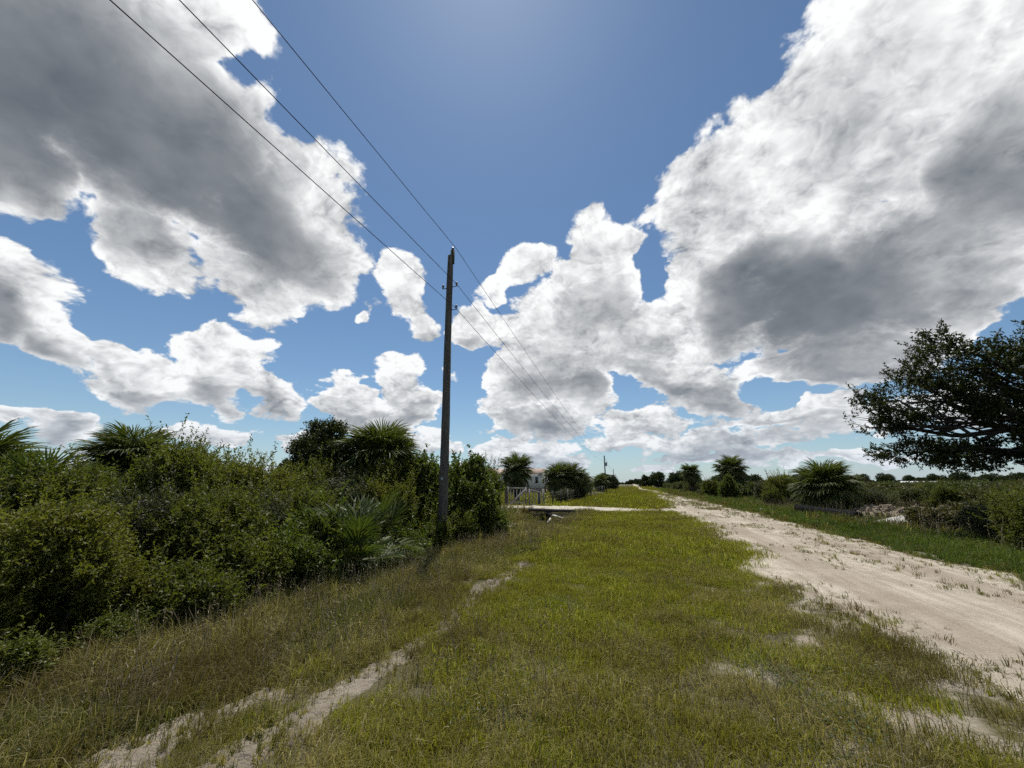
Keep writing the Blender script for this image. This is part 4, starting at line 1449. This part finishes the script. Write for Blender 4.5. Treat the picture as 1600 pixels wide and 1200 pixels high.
def stalks(name, seed, n, size, h, mat, head=True):
    rg = np.random.default_rng(seed)
    mb = MB()
    for k in range(n):
        b = np.array([*(rg.normal(size=2) * size * .4), -.02])
        H = rg.uniform(*h)
        l = rg.normal(size=2) * .22 * H
        t = np.linspace(0, 1, 4)
        p = np.stack([b[0] + l[0] * t ** 1.6, b[1] + l[1] * t ** 1.6, b[2] + H * t], -1)
        mb.tube(p, np.linspace(.0035, .0015, 4), 3, caps=False)
        if head:
            for q in range(4):
                a = p[-1] + np.array([0, 0, -.04 * q])
                e = a + np.array([*(rg.normal(size=2) * .02), .03])
                mb.add([a, a + [.004, 0, .012], e, a + [-.004, 0, .012]], [[0, 1, 2, 3]])
    nf = sum(len(q) for q in mb.Q) + sum(len(t) for t in mb.T)
    return mb.mesh(name, M[mat], var=rg.random(nf) * .9)


def herb(name, seed, n, size, h, leaf, mat):
    rg = np.random.default_rng(seed)
    P = np.stack([rg.normal(size=n) * size * .4, rg.normal(size=n) * size * .4, rg.random(n) ** .8 * h], -1)
    D = unit(rg.normal(size=(n, 3)) + np.array([0, 0, .4]))
    N = unit(rg.normal(size=(n, 3)) * .6 + np.array([0, 0, 1.0]))
    V, Q = leaf_quads(P, D, N, leaf * rg.uniform(.6, 1.3, n), leaf * .45 * rg.uniform(.7, 1.2, n))
    return new_mesh(name, V, Q, None, M[mat], rg.random(n))


AZ0, AZ1 = -76.0, 42.0     # the part of the land the photo looks at, with a margin


def spots(seed, x0, x1, y0, y1, dens, keep):
    rg = np.random.default_rng(seed)
    n = int((x1 - x0) * (y1 - y0) * dens)
    x, y = rg.uniform(x0, x1, n), rg.uniform(y0, y1, n)
    az = np.degrees(np.arctan2(x, y))
    k = (az > AZ0) & (az < AZ1) & (np.hypot(x, y) > 1.3) & (rg.random(n) < keep(x, y))
    return x[k], y[k], rg


def lay(name, protos, groups, label, cat, tilt=.12):
    P, Rt, S, I = [], [], [], []
    for (x, y, rg, sfun, kinds) in groups:
        n = len(x)
        P.append(np.stack([x, y, hgt(x, y)], -1))
        Rt.append(np.stack([rg.normal(size=n) * tilt, rg.normal(size=n) * tilt, rg.uniform(0, 6.28, n)], -1))
        S.append(sfun(x, y) * rg.uniform(.75, 1.25, n))
        kk = np.asarray(kinds)
        I.append(kk[rg.integers(0, len(kk), n)])
    return scatter(name, protos, np.concatenate(P), np.concatenate(Rt), np.concatenate(S), np.concatenate(I), label, cat)


one = lambda x, y: np.ones(len(x))

# mown verge
mown = [blades("mown", 700 + i, 420, .50, (.04, .092), .0048, .9, 'grass', 0, .10) for i in range(3)] + \
       [blades("mown", 710 + i, 340, .50, (.05, .12), .0044, .95, 'drygrass', 0, .12) for i in range(2)] + \
       [blades("mown", 720 + i, 420, 1.0, (.06, .13), .009, .8, 'grass', 0, .10) for i in range(2)] + \
       [blades("mown", 730, 380, 1.0, (.06, .14), .009, .9, 'drygrass', 0, .1)] + \
       [blades("mown", 740, 240, 2.2, (.12, .22), .035, .5, 'grass', 0, .1), blades("mown", 741, 240, 2.2, (.12, .22), .035, .5, 'drygrass', 0, .1)]


def verge_keep(x, y):
    thin = fbm(x * 1.3 + 3, y * 1.3, 81, 4)                    # bare patches, more of them by the road
    k = sst(.10, -.10, road_edge(x, y)) * (1 - ((np.abs(x + 5.25) < 1.35) & (y > 22.7) & (y < 24.5)) * .9) * sst(-.02, -.12, track_edge(x, y)) * sst(.15, -.15, drive_edge(x, y))
    bare = sst(.46, .62, thin + .14 * sst(-.4, 1.9, x) * sst(24, 8, y))
    return k * (1 - .55 * bare)


dryness = lambda x, y: np.clip(.10 + .45 * sst(-.2, 1.6, x) * sst(13, 4, y) + 1.5 * (fbm(x * .5, y * .5, 83, 3) - .52) + .16 * sst(5, 2.5, y), .03, .8)
gs = []
for seed, ya, yb, dn, ks_g, ks_d in ((1, .8, 9.5, 34, [0, 1, 2], [3, 4]), (2, 9.0, 24.8, 15, [5, 6], [7])):
    x, y, rg = spots(seed, -2.9, 3.9, ya, yb, dn, verge_keep)
    dr = rg.random(len(x)) < dryness(x, y)
    gs.append((x[~dr], y[~dr], rg, one, ks_g))
    gs.append((x[dr], y[dr], rg, one, ks_d))
x, y, rg = spots(3, -7.2, 2.6, 28.0, 62, 4.5, lambda x, y: verge_keep(x, y) * (x > -7.4))
dr = rg.random(len(x)) < .30
gs.append((x[~dr], y[~dr], rg, one, [5, 6, 8]))
gs.append((x[dr], y[dr], rg, one, [7]))
x, y, rg = spots(4, -9, 4, 60, 190, 1.0, lambda x, y: sst(.2, -.3, road_edge(x, y)))
gs.append((x, y, rg, one, [8, 8, 9]))
x, y, rg = spots(5, -40, -7.6, 27, 110, .9, lambda x, y: sst(.1, -.2, drive_edge(x, y)))
gs.append((x, y, rg, one, [8, 8, 9]))
lay("mown_grass", mown, gs, "short yellow-green and dry grass of the mown road verge", "grass")

# rough grass on the ditch slope
rough = [blades("rough", 750 + i, 150, .42, (.14, .30), .0062, .75, 'rough', 7, .18) for i in range(3)] + \
        [blades("rough", 755 + i, 130, .42, (.16, .34), .0056, .85, 'drygrass', 6, .2) for i in range(2)] + \
        [blades("rough", 760, 150, .9, (.18, .36), .014, .7, 'rough', 8, .15), blades("rough", 761, 140, .9, (.18, .36), .013, .8, 'drygrass', 8, .2)]
pit = lambda x, y: 1 - ((np.abs(x + 5.25) < 1.35) & (y > 22.7) & (y < 24.5)) * .9
slope_keep = lambda x, y: pit(x, y) * sst(.0, -.14, track_edge(x, y)) * sst(.1, -.2, drive_edge(x, y)) * sst(-2.35, -2.75, x)
gs = []
for seed, ya, yb, dn, kg, kd in ((11, .6, 10, 30, [0, 1, 2], [3, 4]), (12, 9.5, 25.0, 13, [5], [6])):
    x, y, rg = spots(seed, -7.2, -2.3, ya, yb, dn, lambda x, y: slope_keep(x, y) * (1 - .55 * sst(-5.2, -6.6, x)))
    d_ = rg.random(len(x)) < np.clip(.42 + 1.6 * (fbm(x * .8, y * .8, 87, 3) - .5), .1, .85)
    tall = lambda x, y: .62 + .50 * sst(-2.6, -4.6, x) - .30 * sst(.25, -.1, -2.9 - x) * sst(4.5, 2, y)
    gs.append((x[~d_], y[~d_], rg, tall, kg))
    gs.append((x[d_], y[d_], rg, tall, kd))
x, y, rg = spots(13, -13, -6.8, 16, 26, 4, lambda x, y: sst(.1, -.2, drive_edge(x, y)))
gs.append((x, y, rg, one, [5, 6]))
lay("rough_grass", rough, gs, "tall rough green and straw-coloured grass on the ditch slope", "grass")

# lush verge right of the road
lush = [blades("lush", 770 + i, 150, .45, (.14, .30), .0095, .8, 'lush', 8, .05) for i in range(3)] + \
       [blades("lush", 775, 150, 1.0, (.18, .34), .020, .75, 'lush', 9, .06), blades("lush", 776, 150, 1.0, (.16, .30), .018, .75, 'rough', 9, .12), blades("lush", 778, 150, .45, (.14, .28), .007, .8, 'rough', 8, .15)]
clear = lambda x, y: 1 - np.exp(-(((x - 12.3) / 3.6) ** 2 + ((y - 25.0) / 4.2) ** 2))
pipe_gap = lambda x, y: 1 - .85 * np.exp(-((x - 8.35 - (26.6 - y) * .2 + .45) / .55) ** 2) * sst(21, 22, y) * sst(27.6, 26.6, y)
right_keep = lambda x, y: sst(.0, -.30, road_edge(x, y)) * (x > 4.5) * pipe_gap(x, y)
gs = []
x, y, rg = spots(21, 5.0, 9.2, 4, 17, 17, right_keep)
gs.append((x, y, rg, lambda x, y: .50 + .72 * sst(5.8, 7.6, x), [0, 1, 2, 0, 1, 2, 5]))
x, y, rg = spots(22, 4.6, 11, 16.5, 45, 7, lambda x, y: right_keep(x, y) * (1 - .7 * sst(8.8, 9.6, x) * sst(.9, .4, clear(x, y))))
gs.append((x, y, rg, lambda x, y: .55 + .6 * sst(5.8, 7.4, x), [3, 3, 4]))
x, y, rg = spots(23, 3, 14, 45, 120, 1.5, right_keep)
gs.append((x, y, rg, lambda x, y: np.full(len(x), 1.4), [3, 4]))
x, y, rg = spots(24, 8.8, 18, 7, 30, 4, lambda x, y: sst(.3, .8, clear(x, y)))
gs.append((x, y, rg, lambda x, y: np.full(len(x), 1.2), [3, 4, 4]))
lay("lush_grass", lush, gs, "lush green grass along the right side of the road", "grass")

# tufts that creep onto the sand, herbs, dead stalks
tuft = [blades("tuft", 780 + i, 46, .16, (.03, .09), .0055, 1.3, ['grass', 'rough', 'drygrass'][i], 3, .15) for i in range(3)] + \
       [blades("tuft", 784, 90, .5, (.03, .07), .006, 1.4, 'rough', 7, .2)]


def creep(x, y):
    e = road_edge(x, y)
    c = np.abs(x - 4.05 - road_shift(y))
    crest = np.exp(-((c - .05) / .42) ** 2) * sst(.44, .60, fbm(x * 1.0, y * .45, 91, 4))
    side = sst(.75, .05, e) * sst(.40, .62, fbm(x * 1.6, y * .9, 93, 4)) * .9
    return np.clip(crest * .8 + side, 0, 1) * (e > -.05)


gs = []
x, y, rg = spots(31, .6, 7, 2.5, 22, 75, creep)
gs.append((x, y, rg, one, [0, 1, 2, 3, 3]))
x, y, rg = spots(32, .6, 7, 22, 70, 26, creep)
gs.append((x, y, rg, lambda x, y: np.full(len(x), 1.6), [3, 3, 1]))
x, y, rg = spots(33, -4.4, -2.2, .9, 9, 55, lambda x, y: (track_edge(x, y) > -.02) * 1.0)
gs.append((x, y, rg, one, [1, 2, 2]))
tf = lay("grass_tufts", tuft, gs, "thin grass tufts creeping over the sand of road and path", "grass tufts")
hb = [herb("herb", 790 + i, 260, .45, .10, .019, 'weed') for i in range(2)] + [herb("herb", 793, 200, .40, .22, .032, 'lightleaf')]
gs = []
rgx = np.random.default_rng(95)
for (cx, cy_, s, n) in ((1.0, 4.3, .17, 4), (1.2, 3.6, .15, 3), (1.75, 4.6, .2, 2), (-1.1, 3.1, .3, 2), (.2, 7.5, .4, 3), (-.6, 13, .6, 4), (1.4, 21, .6, 8), (-1.5, 5.6, .3, 2)):
    gs.append((rgx.normal(size=n) * s + cx, rgx.normal(size=n) * s * .6 + cy_, rgx, one, [0, 1]))
x, y, rg = spots(35, -6.2, -3.2, 1, 16, 1.6, slope_keep)
gs.append((x, y, rg, one, [2, 2, 0]))
lay("low_herbs", hb, gs, "small blue-green herbs growing in the mown grass", "herbs")
st = [stalks("stalk", 800 + i, 12, .35, (.3, .6), 'straw') for i in range(3)] + [stalks("stalk", 804, 16, .45, (.12, .24), 'straw')]
x, y, rg = spots(36, -6.4, -2.8, 1, 22, 3.2, slope_keep)
x2, y2, rg2 = spots(37, -2.2, 2.2, 1.5, 14, 1.2, verge_keep)
x3, y3, rg3 = spots(38, 7.5, 14, 9, 34, .9, lambda x, y: np.ones(len(x)))
lay("dead_stalks", st, [(x, y, rg, one, [0, 1, 2]), (x2, y2, rg2, one, [3]), (x3, y3, rg3, lambda x, y: np.full(len(x), 1.5), [0, 1, 2])],
    "dead straw stalks standing in the rough grass", "stalks")

# scrub over the flat land and woods on the horizon
scr = []
for i in range(3):
    rg = np.random.default_rng(810 + i)
    lb = heap(rg, .9, .9, 1.0, 8)
    scr.append(crown("scrub", 820 + i, lb, 620, 6, .11, .045, M['scrubleaf'], .24, .4))
for i in range(2):
    rg = np.random.default_rng(815 + i)
    lb = heap(rg, 1.6, 1.6, 1.4, 9)
    scr.append(crown("scrub", 825 + i, lb, 420, 6, .26, .12, M['scrubleaf'], .4, .4))
gs = []
x, y, rg = spots(41, 8.6, 32, 14, 44, .75, lambda x, y: sst(8.6, 10.5, x) * sst(.35, .5, fbm(x * .25, y * .25, 97, 3)) * sst(.35, .95, clear(x, y)) * (1 - sst(11, 10, x) * sst(19, 21, y)) * (y > 15 + (x - 10) * .1))
gs.append((x, y, rg, lambda x, y: 1.0 + .45 * sst(12, 22, x), [0, 1, 2]))
x, y, rg = spots(42, 8.0, 110, 42, 170, .11, lambda x, y: (x > 8 + (y > 60) * -2.0) * sst(.3, .45, fbm(x * .12, y * .12, 99, 3)))
gs.append((x, y, rg, lambda x, y: np.full(len(x), 1.0), [3, 4]))
x, y, rg = spots(43, 22, 60, 14, 46, .22, lambda x, y: np.ones(len(x)))
gs.append((x, y, rg, lambda x, y: np.full(len(x), .85), [3, 4]))
x, y, rg = spots(44, -50, -9.5, 40, 150, .06, lambda x, y: (y > 70) | (x < -22))
gs.append((x, y, rg, lambda x, y: np.full(len(x), 1.1), [3, 4]))
x, y, rg = spots(45, -40, -13.2, 2, 30, .20, lambda x, y: np.ones(len(x)))
gs.append((x, y, rg, lambda x, y: np.full(len(x), 1.0), [3, 4]))
lay("scrub", scr, gs, "low olive scrub covering the flat land right of the road", "scrub", .06)
gs = []
rgw = np.random.default_rng(120)
az = np.radians(np.concatenate([rgw.uniform(-78, -6, 330), rgw.uniform(1.5, 45, 520), rgw.uniform(-7, 2, 70)]))
rr = rgw.uniform(210, 420, len(az))
rr[-70:] = rgw.uniform(520, 700, 70)
lay("far_wood", [FAR[0][0], FAR[1][0], FAR[2][0]], [(np.sin(az) * rr, np.cos(az) * rr, rgw, lambda x, y: .42 + .55 * sst(.45, .8, fbm(np.degrees(np.arctan2(x, y)) * .35 + 50, x * 0, 131, 3)), [0, 1, 2])],
    "dark line of woods along the flat horizon", "wood", .03)
